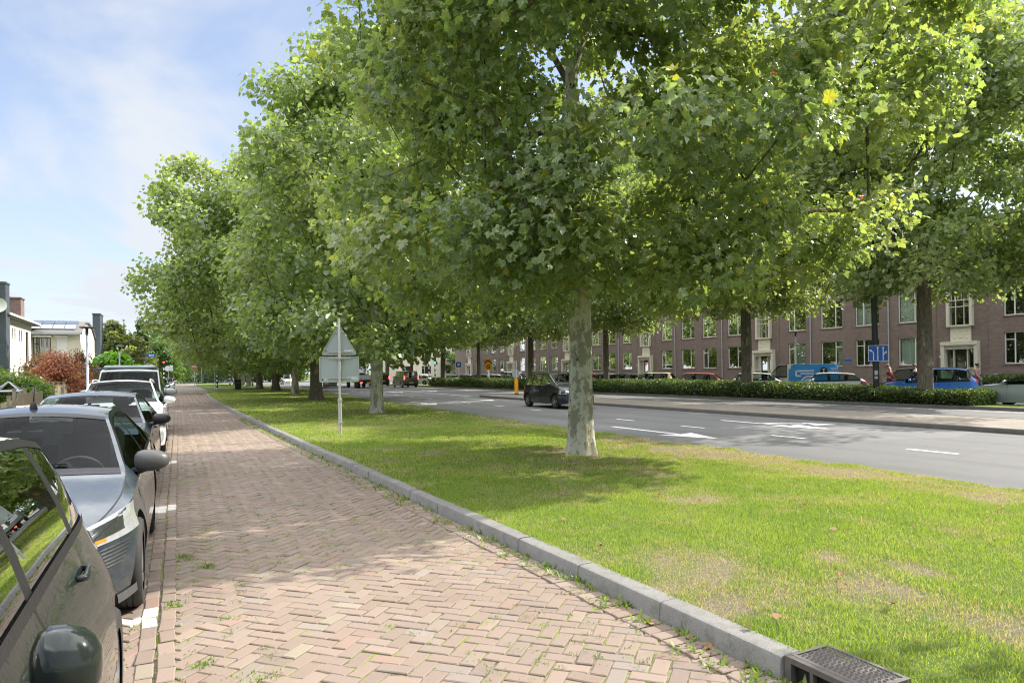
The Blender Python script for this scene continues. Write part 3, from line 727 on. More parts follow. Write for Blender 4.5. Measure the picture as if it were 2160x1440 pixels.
# the near plane tree
T1 = make_tree('plane_tree', 11, 2.7, 2.95, 14.6, 5.1, .235, 340, 255, .78, .14, limb0=3.9, extra=[(-.4, -1.0, 8.2), (.5, -1.2, 8.9), (-.5, -1.1, 9.6), (.4, -.9, 7.6), (-.9, -1.4, 7.9), (-1.3, -1.7, 3.5), (-.2, -1.5, 3.35), (.9, -1.4, 3.45), (-.6, -.7, 3.5), (.5, -.5, 3.6), (-2.2, -2.4, 3.5), (1.9, -1.6, 3.4), (2.9, -.6, 3.5), (-2.6, -1.0, 3.4), (.2, -2.6, 3.5), (1.3, .4, 3.6), (3.6, .8, 3.5), (-3.3, -1.9, 3.6), (1.3, -2.8, 3.6)], clfilter=lambda p: (p[0]+6.81)-.162*(p[1]+11) > .95, hi=True, bark='bark', flare=1.28, sides=40, leader=.86,
    prof=lambda t: float(np.interp(t, [0, .08, .2, .45, .7, .9, 1], [.7, .92, 1.0, 1.0, .78, .5, .2])), lean=(.015, 0))
place(T1, 6.81, 11, 0, 1, 'nearest plane tree on the verge with pale flaking bark and big leafy crown', 'tree', PG, gz(6.8, 11))
# second kind: far verge trees, two masters
fp = lambda t: float(np.interp(t, [0, .1, .3, .55, .8, .93, 1], [.55, .85, 1, .98, .74, .45, .15]))
TA = make_tree('plane_tree', 23, 2.7, 2.5, 14.2, 5.9, .25, 210, 260, 1.0, .175, bark='bark', flare=1.35, prof=fp)
TB = make_tree('plane_tree', 37, 2.9, 2.5, 14.3, 8.7, .37, 320, 250, 1.15, .20, bark='bark2', flare=1.55, prof=lambda t: float(np.interp(t, [0, .1, .3, .55, .8, .93, 1], [.55, .85, 1, 1, .9, .62, .25])))
place(TA, 7.03, 26.5, 40, 1, 'plane tree with a large pale stripped patch on its trunk, second in the verge row', 'tree', PG, gz(7, 26.5))
vt = [(TB, 7.48, 42, 10, 1.0, 'thick plane tree with wide flared grey base directly left of the sign pole', 'bark'), (TA, 8.34, 56, 200, 1.06, 'plane tree on the verge with leafy sprouts hanging down its trunk', 0),
      (TB, 8.6, 70, 130, .98, 'leaning grey brown plane tree fifth from the front of the verge row', 0), (TB, 8.54, 84, 250, .95, 'dark trunked plane tree just beyond the cross path', 0), (TA, 8.59, 98, 90, 1.15, 'plane tree behind the dark trunked one at the cross path', 0),
      (TA, 8.93, 112, 300, 1.15, 'plane tree close right of the litter bin far down the verge', 0), (TB, 8.99, 126, 20, .95, 'farthest plane tree of the verge row behind the litter bin', 0)]
used = set()
for T, x, y, rz, s, lb, _ in vt:
    if id(T) in used or T is TA: o = copy_tree(T)
    else: o = T; used.add(id(T))
    place(o, x, y, rz, s, lb, 'tree', PG, gz(x, y))
# median trees (between the main road and the service road)
MG = 'trees in the hedge between the roads'
mp_ = lambda t: float(np.interp(t, [0, .1, .3, .55, .8, .93, 1], [.5, .8, 1, 1.0, .8, .5, .2]))
TC = make_tree('plane_tree', 51, 5.0, 5.0, 18.5, 6.6, .31, 260, 230, 1.1, .19, bark='bark2', flare=1.3, prof=mp_)
TD = make_tree('plane_tree', 63, 4.4, 4.8, 17.0, 6.2, .22, 240, 230, 1.05, .19, bark='bark2', flare=1.2, prof=mp_)
mt = [(TC, 28.5, 18.3, 0, 1, 'tall plane tree by the blue hatchback with a scar of peeled bark on its trunk'), (TC, 28.5, 28.4, 120, 1.0, 'dark trunked plane tree between the red hatchback and the white van'),
      (TD, 28.5, 42.3, 0, 1, 'slim plane tree in the hedge beside the red cars right of the nearest trunk'), (TC, 28.5, 54.3, 230, .95, 'forked dark plane tree behind the black family car'),
      (TD, 28.5, 66.2, 80, 1.0, 'slim tree in the hedge right behind the orange G sign'), (TC, 28.5, 76.9, 300, 1.0, 'dark tree in the hedge left of the orange G sign'),
      (TD, 28.5, 89, 160, 1.0, 'tree in the hedge behind the silver van'), (TC, 28.5, 101, 20, 1, 'tree beyond the silver van at the end of the hedge')]
used = set()
for T, x, y, rz, s, lb in mt:
    if id(T) in used: o = copy_tree(T)
    else: o = T; used.add(id(T))
    place(o, x, y, rz, s, lb, 'tree', MG, .1)
# verge tree just outside the frame on the right: throws the shade in the corner
o = copy_tree(TA); place(o, 9.7, -2.7, 70, .82, 'plane tree beside the camera whose crown only shades the near grass', 'tree', PG, .1)
# street end trees
def bush_tree(name, seed, h, rad, z0, pal, ncl=60, nlf=90, rcl=.9, leaf=.2, trunk=.12, prof=None, lmat='leaf', droop=.3):
    return make_tree(name, seed, max(.3, z0*.8), z0, h, rad, trunk, ncl, nlf, rcl, leaf, bark='bark2', flare=1.2, prof=prof, palette=pal, sides=8, lmat=lmat, droop=droop)
G1 = [(.08, .14, .03), (.06, .11, .025), (.1, .16, .04)]; G2 = [(.2, .25, .04), (.24, .27, .05), (.16, .21, .04)]; G3 = [(.035, .065, .03), (.05, .085, .035), (.04, .075, .04)]; G4 = [(.14, .17, .07), (.18, .2, .09), (.12, .15, .06)]
BG = 'trees at the far end of the brick street'
bt = [('broadleaf_tree', 71, -5.2, 72, 6.4, 2.3, .6, G4, 'grey green feathery tree behind the dark chimney tower of the cream house'), ('broadleaf_tree', 72, -4.3, 60, 3.3, 1.8, .3, [(.08, .19, .02), (.11, .24, .02)], 'bright green bushy tree right of the lamp post by the cream house'),
      ('broadleaf_tree', 73, -4.8, 84, 4.3, 1.8, .4, [(.12, .12, .04), (.14, .15, .05), (.1, .12, .04)], 'olive brown bushy tree behind the second lamp post'), ('broadleaf_tree', 74, -5.3, 104, 5.6, 2.6, .5, G2, 'yellow leaved tree behind the blue street name sign'),
      ('broadleaf_tree', 77, -2.5, 160, 11.5, 6.5, .6, G1, 'round green tree beyond the far cars at the street end'), ('broadleaf_tree', 78, 4.5, 185, 13, 7.5, .5, G3, 'dark green tree mass behind the no entry sign'), ('broadleaf_tree', 79, 14, 200, 14, 8, .5, G3, 'dark tree behind the striped poles beyond the verge'),
      ('broadleaf_tree', 80, -3.2, 142, 8.8, 4, .6, G1, 'mid green tree right of the tall conifer')]
for nm, sd_, x, y, h, rd, z0, pal, lb in bt:
    o = bush_tree(nm, sd_, h, rd, z0, pal, ncl=80, nlf=80, rcl=rd*.27, leaf=.2+y*.0012); place(o, x, y, 0, 1, lb, 'tree', BG)
o = bush_tree('conifer_tree', 81, 11.6, 2.6, 1, [(.04, .075, .03), (.06, .1, .035)], ncl=120, nlf=80, rcl=.8, leaf=.34, prof=lambda t: max(.05, 1-t)*.95+.05, droop=.8); place(o, -5.6, 136, 0, 1, 'tall pointed conifer rising above the far end of the street', 'tree')
# far road end
o0 = bush_tree('broadleaf_tree', 90, 13, 7.5, .6, G1, ncl=90, nlf=80, rcl=1.7, leaf=.5)
ft = [(18, 170, 1, 'green tree above the approaching white car at the road end'), (27, 190, 1.2, 'tree at the far road end behind the flatbed lorry'), (37, 165, 1.1, 'tree left of the pale block beyond the junction'), (47, 150, .9, 'tree in front of the pale block beyond the junction'), (52, 128, .55, 'low tree at the left end of the brick apartment block'), (10, 240, 1.4, 'distant tree seen between the verge trunks'), (22, 250, 1.5, 'most distant tree on the main road axis')]
for i, (x, y, s, lb) in enumerate(ft):
    o = o0 if i == 0 else copy_tree(o0); place(o, x, y, i*57, s, lb, 'tree', 'trees beyond the junction')
# behind the block: crowns over the roof seen through gaps are left to the sky
# ---- left gardens
o = bush_tree('japanese_maple', 101, 2.65, 1.15, .4, [(.36, .12, .07), (.30, .09, .06), (.42, .21, .09), (.24, .12, .07)], ncl=90, nlf=120, rcl=.34, leaf=.075, trunk=.06, lmat='leafm', prof=lambda t: float(np.interp(t, [0, .3, .7, 1], [.9, 1, .7, .25]))); place(o, -4.95, 37.5, 0, 1, 'red leaved ornamental maple in front of the cream house', 'tree')
o = bush_tree('japanese_maple', 102, 2.85, 1.1, .8, [(.2, .10, .05), (.16, .09, .05), (.22, .14, .07)], ncl=70, nlf=80, rcl=.34, leaf=.08, trunk=.07, lmat='leafm'); place(o, -6.35, 43.5, 0, 1, 'brown leaved ornamental tree behind the red maple', 'tree')
o = bush_tree('japanese_maple', 103, 3.0, 1.0, .8, [(.19, .09, .05), (.16, .08, .04)], ncl=50, nlf=80, rcl=.32, leaf=.08, trunk=.06, lmat='leafm'); place(o, -4.95, 45.5, 0, 1, 'brown leaved bush behind the nearest lamp post', 'tree')
for i, (x, y, h, r_, pal, lb) in enumerate([(-6.4, 31.5, 1.95, 1.3, [(.08, .13, .02), (.12, .17, .03)], 'dark green shrub with pale blossoms behind the wooden fence'), (-7.9, 31.0, 2.3, 1.2, [(.13, .2, .04), (.1, .17, .04)], 'light green shrub at the left edge of the photo'), (-5.3, 31.5, 1.6, .9, [(.09, .16, .02), (.06, .12, .02)], 'small green shrub left of the red maple')]):
    o = bush_tree('garden_shrub', 110+i, h, r_, .15, pal, ncl=60, nlf=120, rcl=.36, leaf=.085, trunk=.04); place(o, x, y, 0, 1, lb, 'shrub', 'shrubs in the front gardens')
# ---- hedge between the roads
htop = lambda y, h: np.interp(y, [15, 17.5, 25, 34], [.64, .70, .90, h-.05]) if h < 1.1 else h+0*y
def hedge(name, x0, x1, y0, y1, h, n, seed, leaf, label):
    rs = np.random.RandomState(seed)
    root = thing(name, label, 'hedge', ((x0+x1)/2, (y0+y1)/2, .1)); cx, cy = (x0+x1)/2, (y0+y1)/2
    mb = MB(); P = []
    for y in np.arange(y0+.1, y1-.05, .6):
        hh = (htop(y, h)-.1)*.88+.04*math.sin(y*1.3); P.append([(x0+.2-cx, y-cy, 0), (x0+.12-cx, y-cy, hh*.6), (x0+.4-cx, y-cy, hh), (x1-.4-cx, y-cy, hh), (x1-.12-cx, y-cy, hh*.6), (x1-.2-cx, y-cy, 0)])
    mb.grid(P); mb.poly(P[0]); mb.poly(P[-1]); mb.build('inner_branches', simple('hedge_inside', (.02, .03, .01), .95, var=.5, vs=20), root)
    k = int(n*.45); xf = np.concatenate([x0+rs.rand(k)**2*.4, x0+rs.rand(n-k)*(x1-x0)])
    y = y0+(y1-y0)*rs.rand(n)**1.25; top = (htop(y, h)-.1)*.97+.03*np.sin(y*1.3)+.03*np.sin(y*3.1)+.08*(fnoise(xf, y, 8, .6)-.4)
    z = np.concatenate([rs.rand(k)**.8*top[:k], top[k:]-rs.rand(n-k)**2*.2])
    edge = np.clip((xf-x0)/.35, 0, 1); z = np.where(np.arange(n) >= k, z*(.72+.28*np.sqrt(edge)), z)
    bul = .16*np.sin(np.pi*np.clip(z/h, 0, 1))+.1*(fnoise(y, z*3, 9, .7)-.5); xf[:k] -= bul[:k]
    ne = int(260*(x1-x0)*h/(leaf/.085)**2*2); ye = y0-rs.rand(ne)*.06+rs.rand(ne)**3*.3
    xe = x0+rs.rand(ne)*(x1-x0); ze = rs.rand(ne)*(float(htop(y0, h))-.1)*np.sqrt(np.clip((xe-x0)/.3, .3, 1))
    xf = np.concatenate([xf, xe]); y = np.concatenate([y, ye]); z = np.concatenate([z, ze]); n = len(y)
    P = np.stack([xf-cx, y-cy, z], 1); out = np.zeros((n, 3)); out[:k, 0] = -1; out[k:n-ne, 2] = .8; out[n-ne:, 1] = -1; out[:, 1] += rs.normal(0, .3, n)
    pal = np.array([(.045, .075, .02), (.06, .095, .025), (.03, .055, .018), (.10, .14, .03)]); c = pal[rs.randint(0, 4, n)]*rs.normal(1, .15, n)[:, None]
    T = LEAF_LO*np.array((.55, 1, 1)); sv_ = LEAF_LO.copy(); LEAF_LO[:] = T
    v, F, cc = leaves(P, out, leaf, rs, False, np.clip(c, .01, 1), .1, .45); LEAF_LO[:] = sv_
    npmesh('foliage', v, [F], MAT['leaf'], cc, root)
    return root
hedge('hedge', 27.45, 29.3, 15.95, 62, 1.08, 62000, 5, .085, 'long low evergreen hedge between the main road and the parked cars')
hedge('hedge', 27.45, 29.3, 62.05, 79, 1.08, 9000, 6, .16, 'far end of the hedge beyond the orange G sign')
hedge('hedge', 38.5, 40.4, 17.4, 22.5, 1.15, 6000, 7, .1, 'low garden hedge by the entrance behind the blue hatchback')
# ================================================================ BUILDINGS
def wall_holes(mb, y0, y1, z0, z1, holes, P, depth=.14, m=0):
    """P(a, z, d) -> point; a runs along the wall, d into the wall"""
    ys = sorted({y0, y1, *[h[0] for h in holes], *[h[1] for h in holes]}); zs = sorted({z0, z1, *[h[2] for h in holes], *[h[3] for h in holes]})
    for a, b in zip(ys, ys[1:]):
        for c, d in zip(zs, zs[1:]):
            cy, cz = (a+b)/2, (c+d)/2
            if any(h[0] < cy < h[1] and h[2] < cz < h[3] for h in holes): continue
            mb.poly([P(a, c, 0), P(b, c, 0), P(b, d, 0), P(a, d, 0)], m)
    for h in holes:
        a, b, c, d = h; q = depth
        for e in ([P(a, c, 0), P(a, d, 0), P(a, d, q), P(a, c, q)], [P(b, c, 0), P(b, d, 0), P(b, d, q), P(b, c, q)], [P(a, c, 0), P(b, c, 0), P(b, c, q), P(a, c, q)], [P(a, d, 0), P(b, d, 0), P(b, d, q), P(a, d, q)]): mb.poly(e, m)
def barbox(mb, P, a0, a1, z0, z1, d0, d1, m=0):
    p = [P(a, z, d) for d in (d0, d1) for a, z in ((a0, z0), (a1, z0), (a1, z1), (a0, z1))]
    i = [mb.V(q) for q in p]
    for q in ((0,1,2,3),(7,6,5,4),(0,4,5,1),(1,5,6,2),(2,6,7,3),(3,7,4,0)): mb.F([i[k] for k in q], m)
def window(parent, P, a0, a1, z0, z1, kind=0, frame='white', curtain=None, sill=True, fw=.06):
    mb = MB(); d0, d1 = .09, .15
    B = lambda *q: barbox(mb, P, *q)
    B(a0, a0+fw, z0, z1, d0, d1); B(a1-fw, a1, z0, z1, d0, d1); B(a0+fw, a1-fw, z0, z0+fw, d0, d1); B(a0+fw, a1-fw, z1-fw, z1, d0, d1)
    sp = a0+(a1-a0)*(.33 if kind % 2 == 0 else .67)
    if kind >= 0: B(sp-.03, sp+.03, z0+fw, z1-fw, d0+.005, d1)
    if kind in (0, 2): B(a0+fw, sp-.03, z1-.48, z1-.43, d0+.005, d1)
    if kind in (1, 3): B(sp+.03, a1-fw, z1-.48, z1-.43, d0+.005, d1)
    w_ = mb.build('window', MAT[frame], parent)
    mb = MB(); mb.poly([P(a0+fw, z0+fw, .12), P(a1-fw, z0+fw, .12), P(a1-fw, z1-fw, .12), P(a0+fw, z1-fw, .12)]); mb.build('pane', MAT['winglass'], w_, fixn=False)
    if curtain:
        mb = MB(); n = 24
        c0, c1 = curtain; row0, row1 = [], []
        for k in range(n+1):
            a = a0+(a1-a0)*(c0+(c1-c0)*k/n); row0.append(P(a, z0+.04, .25+.035*math.sin(k*1.9))); row1.append(P(a, z1-.03, .25+.035*math.sin(k*1.9)))
        mb.grid([row0, row1]); mb.build('curtain', MAT['curtain'], w_, smooth=True, fixn=False)
    if sill:
        mb = MB(); barbox(mb, P, a0-.05, a1+.05, z0-.07, z0-.004, -.04, .09); mb.build('sill', MAT['brick'], w_)
    return w_
def apartment():
    FX, ZT = 44.0, 10.3
    root = thing('apartment_block', 'long three storey brown brick apartment block with cream entrance bays', 'building', (FX, 60, 0))
    P = lambda a, z, d: (d, a-60, z)
    centers = [2.1, 18.0, 33.9, 49.9, 65.9, 81.9, 97.9, 113.0][:7]
    yl, yr = -6, 112.5
    rs = random.Random(12)
    W = []; holes = []
    doors = [c+7.95 for c in centers]
    for ci, c in enumerate(centers):
        for k, (u0, u1) in enumerate(((-5.5, -3.8), (-2.4, -.55), (.55, 2.4), (3.8, 5.5))):
            for fl, (za, zb) in enumerate(((1.77, 3.66), (4.62, 6.64), (7.45, 9.3))):
                W.append((c+u0, c+u1, za, zb, k, fl, ci)); holes.append((c+u0, c+u1, za, zb))
    for d in doors: holes.append((d-1.1, d+1.1, .3, 3.1)); holes.append((d-.68, d+.68, 4.2, 9.4))
    mb = MB(); wall_holes(mb, yl, yr, -.05, ZT, holes, P)
    # gable ends, back, roof slab
    mb.poly([P(yl, 0, 0), P(yl, 0, 9), P(yl, ZT, 9), P(yl, ZT, 0)]); mb.poly([P(yr, 0, 0), P(yr, 0, 9), P(yr, ZT, 9), P(yr, ZT, 0)])
    for d in doors:   # corbel lines beside each bay
        for s in (-1.55, 1.55): barbox(mb, P, d+s-.03, d+s+.03, .3, ZT, -.03, 0)
    mb.build('wall', MAT['brick'], root)
    mb = MB(); barbox(mb, P, yl-.3, yr+.3, ZT, ZT+.35, -.5, 9.2); mb.build('roof', MAT['white'], root)
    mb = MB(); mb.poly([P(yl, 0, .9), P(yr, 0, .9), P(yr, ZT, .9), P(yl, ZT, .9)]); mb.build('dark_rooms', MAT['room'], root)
    for (a, b, za, zb, k, fl, ci) in W:
        if fl == 2 and ci > 4: continue
        cur = rs.choice([None, (0, .3), (.7, 1), (0, 1), (0, .35), None, (.3, 1)])
        if fl == 1 and rs.random() < .5: cur = (0, 1)
        window(root, P, a, b, za, zb, k, curtain=cur if ci < 5 else None)
    for d in doors:
        far = d > 95
        mb = MB(); B = lambda *q: barbox(mb, P, *q)
        # portal: two jambs, canopy with rounded shoulders, side lights
        B(d-1.12, d-.9, .3, 2.98, -.30, .1); B(d+.9, d+1.12, .3, 2.98, -.30, .1); B(d-1.12, d+1.12, 2.98, 3.2, -.34, .1)
        B(d-.9, d+.9, 2.72, 2.98, -.2, .1); B(d-.44, d-.38, .9, 2.72, -.1, .1); B(d+.38, d+.44, .9, 2.72, -.1, .1); B(d-.9, d-.44, 1.5, 1.58, -.08, .1); B(d+.44, d+.9, 1.5, 1.58, -.08, .1)
        B(d-.9, d-.44, .3, 1.5, 0, .06); B(d+.44, d+.9, .3, 1.5, 0, .06)
        e = mb.build('entrance', MAT['cream'], root, auto=30)
        mb = MB(); barbox(mb, P, d-.38, d+.38, .9, 2.72, .02, .08); dr = mb.build('door', MAT['ink'], e)
        mb = MB(); mb.poly([P(d-.25, 1.5, .015), P(d+.25, 1.5, .015), P(d+.25, 2.55, .015), P(d-.25, 2.55, .015)]); mb.build('door_glass', MAT['winglass'], e, fixn=False)
        for s in (-.67, .67): mb = MB(); mb.poly([P(d+s-.2, 1.6, .03), P(d+s+.2, 1.6, .03), P(d+s+.2, 2.7, .03), P(d+s-.2, 2.7, .03)]); mb.build('side_light', MAT['winglass'], e, fixn=False)
        mb = MB(); barbox(mb, P, d-.9, d+.9, .0, .9, -.6, .1); [barbox(mb, P, d-.8, d+.8, 0, .9-.18*k, -.6-.28*k, -.6-.28*(k-1)) for k in (1, 2, 3, 4)]; mb.build('steps', MAT['kerb'], e)
        # stair bay: panel with diamonds, tall glazed strip
        mb = MB(); B(d-.62, d+.62, 3.2, 4.14, -.08, .02)
        for i in range(3):
            for j in range(2):
                cy, cz, r_ = d-.38+.38*i, 3.45+.42*j, .075
                q = [P(cy-r_, cz, -.085), P(cy, cz-r_, -.085), P(cy+r_, cz, -.085), P(cy, cz+r_, -.085)]; t = P(cy, cz, -.13)
                for k in range(4): mb.poly([q[k], q[(k+1) % 4], t])
        mb.build('bay_panel', MAT['cream'], root)
        mb = MB(); B = lambda *q: barbox(mb, P, *q)
        B(d-.78, d-.62, 4.14, 9.5, -.25, .1); B(d+.62, d+.78, 4.14, 9.5, -.25, .1); B(d-.62, d+.62, 4.14, 4.24, -.2, .1); B(d-.78, d+.78, 9.5, 9.65, -.28, .1)
        B(d-.27, d-.235, 4.24, 9.5, -.13, -.08); B(d+.235, d+.27, 4.24, 9.5, -.13, -.08)
        for z in (5.35, 5.75, 6.9, 7.3, 8.4): B(d-.62, d+.62, z, z+.05, -.14, -.075)
        for q in range(6): B(d-.5+.2*q-.01, d-.5+.2*q+.01, 5.8, 6.2, -.13, -.1)
        by = mb.build('stair_bay', MAT['cream'], root)
        mb = MB(); mb.poly([P(d-.62, 4.24, -.06), P(d+.62, 4.24, -.06), P(d+.62, 9.5, -.06), P(d-.62, 9.5, -.06)]); mb.build('bay_glass', MAT['winglass'], by, fixn=False)
    for c in centers:
        for s in (-3.15, 3.3):
            mb = MB(); mb.tube([P(c+s, .1, -.07), P(c+s, ZT, -.07)], .045, 8)
            for z in (1, 2.5, 4, 5.5, 7, 8.5): mb.tube([P(c+s, z, -.07), P(c+s, z+.05, -.07)], .058, 8)
            mb.build('downpipe', MAT['zinc'], root, smooth=False)
    # name plates
    for (a, z, w_, h_, mt_) in ((33.95+.05, 2.19, .5, .24, 'signblue'), (28.0-.9, 2.28, .42, .12, 'signwhite'), (59.0+.3, 2.2, .42, .12, 'signwhite'), (43.3, 2.2, .3, .12, 'signwhite')):
        mb = MB(); barbox(mb, P, a-w_/2, a+w_/2, z-h_/2, z+h_/2, -.03, -.004); mb.build('name_plate', MAT[mt_], root)
        if mt_ == 'signblue':
            mb = MB(); [barbox(mb, P, a-w_/2-.02*0, a+w_/2, z+s*(h_/2), z+s*(h_/2)+.012*s, -.033, -.01) for s in (-1, 1)]; mb.build('plate_border', MAT['signwhite'], root)
apartment()
# pale block beyond the junction
root = thing('apartment_block', 'pale rendered block seen through the trees left of the brick block', 'building', (47, 128, 0))
mb = MB(); holes = [(-8+4*i, -6+4*i, 1.5+3*j, 3.1+3*j) for i in range(4) for j in range(3)]
Pb = lambda a, z, d: (a, d, z)
wall_holes(mb, -9, 9, 0, 11, holes, Pb); mb.poly([(-9, 0, 0), (-9, 10, 0), (-9, 10, 11), (-9, 0, 11)]); mb.poly([(-9, 0, 11), (9, 0, 11), (9, 10, 11), (-9, 10, 11)]); mb.poly([(9, 0, 0), (9, 10, 0), (9, 10, 11), (9, 0, 11)]); mb.build('wall', MAT['render'], root)
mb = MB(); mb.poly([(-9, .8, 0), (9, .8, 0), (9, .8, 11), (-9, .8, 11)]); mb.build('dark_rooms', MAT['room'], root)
for h in holes: window(root, Pb, *h, kind=0, sill=False)
# ---- houses on the left
def house_white():
    # street facade in the plane x = -9, facing +x, from y 36 to 56.8
    root = thing('terraced_house', 'white rendered house with long eaves and small narrow windows', 'house', (-9, 50, 0))
    P = lambda a, z, d: (-d, a-50, z)
    holes = [(50.6, 50.95, 4.05, 4.75), (51.25, 51.6, 4.05, 4.75), (52.6, 52.95, 3.95, 4.75), (53.25, 53.6, 3.95, 4.75), (54.7, 55.7, 2.75, 4.75), (50.6, 51.1, 1.3, 2.3), (52.2, 52.7, 1.3, 2.3), (55.2, 56.2, .3, 2.3)]
    mb = MB(); wall_holes(mb, 48, 56.8, 0, 5.25, holes, P); mb.poly([P(48, 0, 0), P(48, 0, 8), P(48, 5.25, 8), P(48, 5.25, 0)]); mb.build('wall', MAT['whiterender'], root)
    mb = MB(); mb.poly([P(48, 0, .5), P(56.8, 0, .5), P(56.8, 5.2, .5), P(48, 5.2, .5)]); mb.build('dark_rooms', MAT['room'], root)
    for h in holes: window(root, P, *h, kind=-1, frame='darkwood', sill=False, fw=.05)
    mb = MB(); barbox(mb, P, 47.3, 57, 5.25, 5.36, -.45, 8); rf = mb.build('roof', MAT['roofing'], root)
    mb = MB(); barbox(mb, P, 47.3, 57.02, 5.3, 5.42, -.52, -.452); mb.build('gutter', MAT['white'], rf)
    mb = MB(); mb.box((-.75, 1.5, 5.3), (.3, 2.6, 6.62)); mb.box((-.8, 1.45, 6.62), (.35, 2.65, 6.7)); mb.build('brick_chimney', MAT['brick2'], root, )
    # dark clad tower in front
    mb = MB(); mb.box((-2.6, -3.1, 0), (.38, -2.1, 7.0)); mb.box((-2.64, -3.14, 7.0), (.42, -2.06, 7.1))
    k = 0
    while k < 64:
        z = .1+k*.108; mb.box((.382, -3.1, z), (.392, -2.1, z+.012)); mb.box((-2.6, -3.112, z), (.38, -3.102, z+.012)); k += 1
    mb.build('clad_tower', MAT['slate'], root)
    mb = MB(); mb.tube([(-.35, -2.6, 7.1), (-.35, -2.6, 7.3)], .12, 10); mb.tube([(-.35, -2.6, 7.3), (-.35, -2.6, 7.38)], [.2, .05], 10); mb.build('roof_vent', MAT['zinc'], root)
    mb = MB(); cx, cy, cz = .12, -3.35, 5.75
    A = []
    for i in range(6):
        r_ = .40*i/5+.001; A.append([(cx+r_*math.cos(a), cy-.22*(r_/.4)**2*.6, cz+r_*math.sin(a)) for a in [2*math.pi*k/20 for k in range(21)]])
    mb.grid(A); mb.tube([(cx, cy, cz-.3), (cx, cy-.4, cz)], .012, 5); mb.cbox((cx, cy-.4, cz+.02), (.07, .07, .07)); mb.tube([(cx, cy, cz), (cx, cy+.25, cz-.1)], .02, 5)
    mb.build('satellite_dish', MAT['white'], root, fixn=False)
house_white()
def house_cream():
    Y = 56.9
    root = thing('terraced_house', 'cream rendered house with solar panels and a curved roof end', 'house', (-7.6, Y, 0))
    P = lambda a, z, d: (a+7.6, d, z)
    holes = [(-8.95, -7.55, 2.75, 4.28), (-6.95+.0, -5.98+.0, 2.75, 4.25)]
    xr = -6.15-1.25
    mb = MB(); wall_holes(mb, -9.2, xr+1.25, 0, 4.85, [(-8.95, -7.9, 2.9, 4.5), (-7.6, -6.95, 2.9, 4.5)], P)
    x1 = xr+1.25+7.6
    # side wall with curved gable
    prof = [(0, 0), (9, 0), (9, 4.85), (7, 5.6), (4.5, 5.85), (2.2, 5.72), (.8, 5.35), (0, 4.85)]
    mb.poly([(x1, y, z) for y, z in prof], 1); mb.build('wall', [MAT['render'], MAT['whiterender']], root)
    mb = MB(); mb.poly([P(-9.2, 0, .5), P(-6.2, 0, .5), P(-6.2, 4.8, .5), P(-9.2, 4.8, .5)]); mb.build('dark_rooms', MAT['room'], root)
    w_ = window(root, P, -8.95, -7.9, 2.9, 4.5, 0, 'darkwood', (.0, .9), sill=False)
    mb = MB(); barbox(mb, P, -9.0, -7.85, 4.5, 4.63, -.15, .05); barbox(mb, P, -7.65, -6.9, 4.5, 4.63, -.12, .05); mb.build('shutter_box', MAT['white'], root)
    mb = MB()
    for k in range(32): barbox(mb, P, -7.6, -6.95, 2.9+k*.05, 2.945+k*.05, .03, .06)
    mb.build('roller_shutter', MAT['white'], root)
    mb = MB(); rp = [(-.35, 4.82), (.0, 5.0), (.8, 5.4), (2.2, 5.77), (4.5, 5.9), (7, 5.65), (9.2, 4.9)]
    mb.grid([[(x, y, z) for y, z in rp] for x in (-2.4, x1+.12)]); mb.grid([[(x, y, z-.12) for y, z in rp] for x in (-2.4, x1+.12)]); mb.poly([(x1+.12, y, z) for y, z in rp]+[(x1+.12, y, z-.12) for y, z in rp[::-1]])
    rf = mb.build('roof', MAT['roofing'], root)
    mb = MB(); barbox(mb, P, -10, xr+1.3, 4.7, 4.85, -.42, -.28); mb.build('gutter', MAT['zinc'], rf)
    for i in range(4):
        for j, (ya, za, yb, zb) in enumerate(((.05, 5.06, .78, 5.41), (.82, 5.44, 2.1, 5.77))):
            x0 = -1.62+i*.70
            if x0+.67 > x1-.25: continue
            mb = MB(); mb.poly([(x0, ya, za+.05), (x0+.67, ya, za+.05), (x0+.67, yb, zb+.05), (x0, yb, zb+.05)]); mb.poly([(x0, ya, za+.01), (x0+.67, ya, za+.01), (x0+.67, ya, za+.05), (x0, ya, za+.05)]); mb.build('solar_panel', MAT['panel'], rf, fixn=False)
    mb = MB(); mb.box((x1-.12, 2.6+6.5, 0), (x1+.42, 11.6, 6.9)); mb.box((x1-.16, 9.05, 6.9), (x1+.46, 11.65, 6.98)); mb.build('clad_tower', MAT['slate'], root)
    mb = MB(); barbox(mb, P, -10.6, -9.25, 0, 2.2, -1.5, -1.4); mb.build('garden_wall', MAT['render'], root)
house_cream()
# garden fences
def fence(name, label, x, y0, y1, h, gap, wdt, seed, along='y'):
    root = thing(name, label, 'fence', (x, y0, 0)); rs = random.Random(seed); mb = MB(); y = 0
    while y < y1-y0:
        hh = h+rs.uniform(-.03, .03); a, b = (0, y), (.025, y+wdt)
        if along == 'x': a, b = (y, 0), (y+wdt, .025)
        mb.box((a[0], a[1], .05), (b[0], b[1], hh)); y += wdt+gap
    mb.build('pickets', MAT['wood'], root)
    for z in (.3, h-.2):
        mb = MB(); mb.box((-.04, 0, z), (-.002, y, z+.07)) if along == 'y' else mb.box((0, .027, z), (y, .06, z+.07)); mb.build('rail', MAT['wood'], root)
    k = 0
    while k <= y+.1:
        p = (-.12, k) if along == 'y' else (k, .065); mb = MB(); mb.box((p[0], p[1], 0), (p[0]+.09, p[1]+.09, h+.12)); mb.box((p[0]-.015, p[1]-.015, h+.12), (p[0]+.105, p[1]+.105, h+.15)); mb.build('post', MAT['wood'], root); k += 1.6
fence('picket_fence', 'weathered grey picket fence at the left edge behind the parked cars', -4.35, 19.5, 25, 1.0, .035, .07, 1)
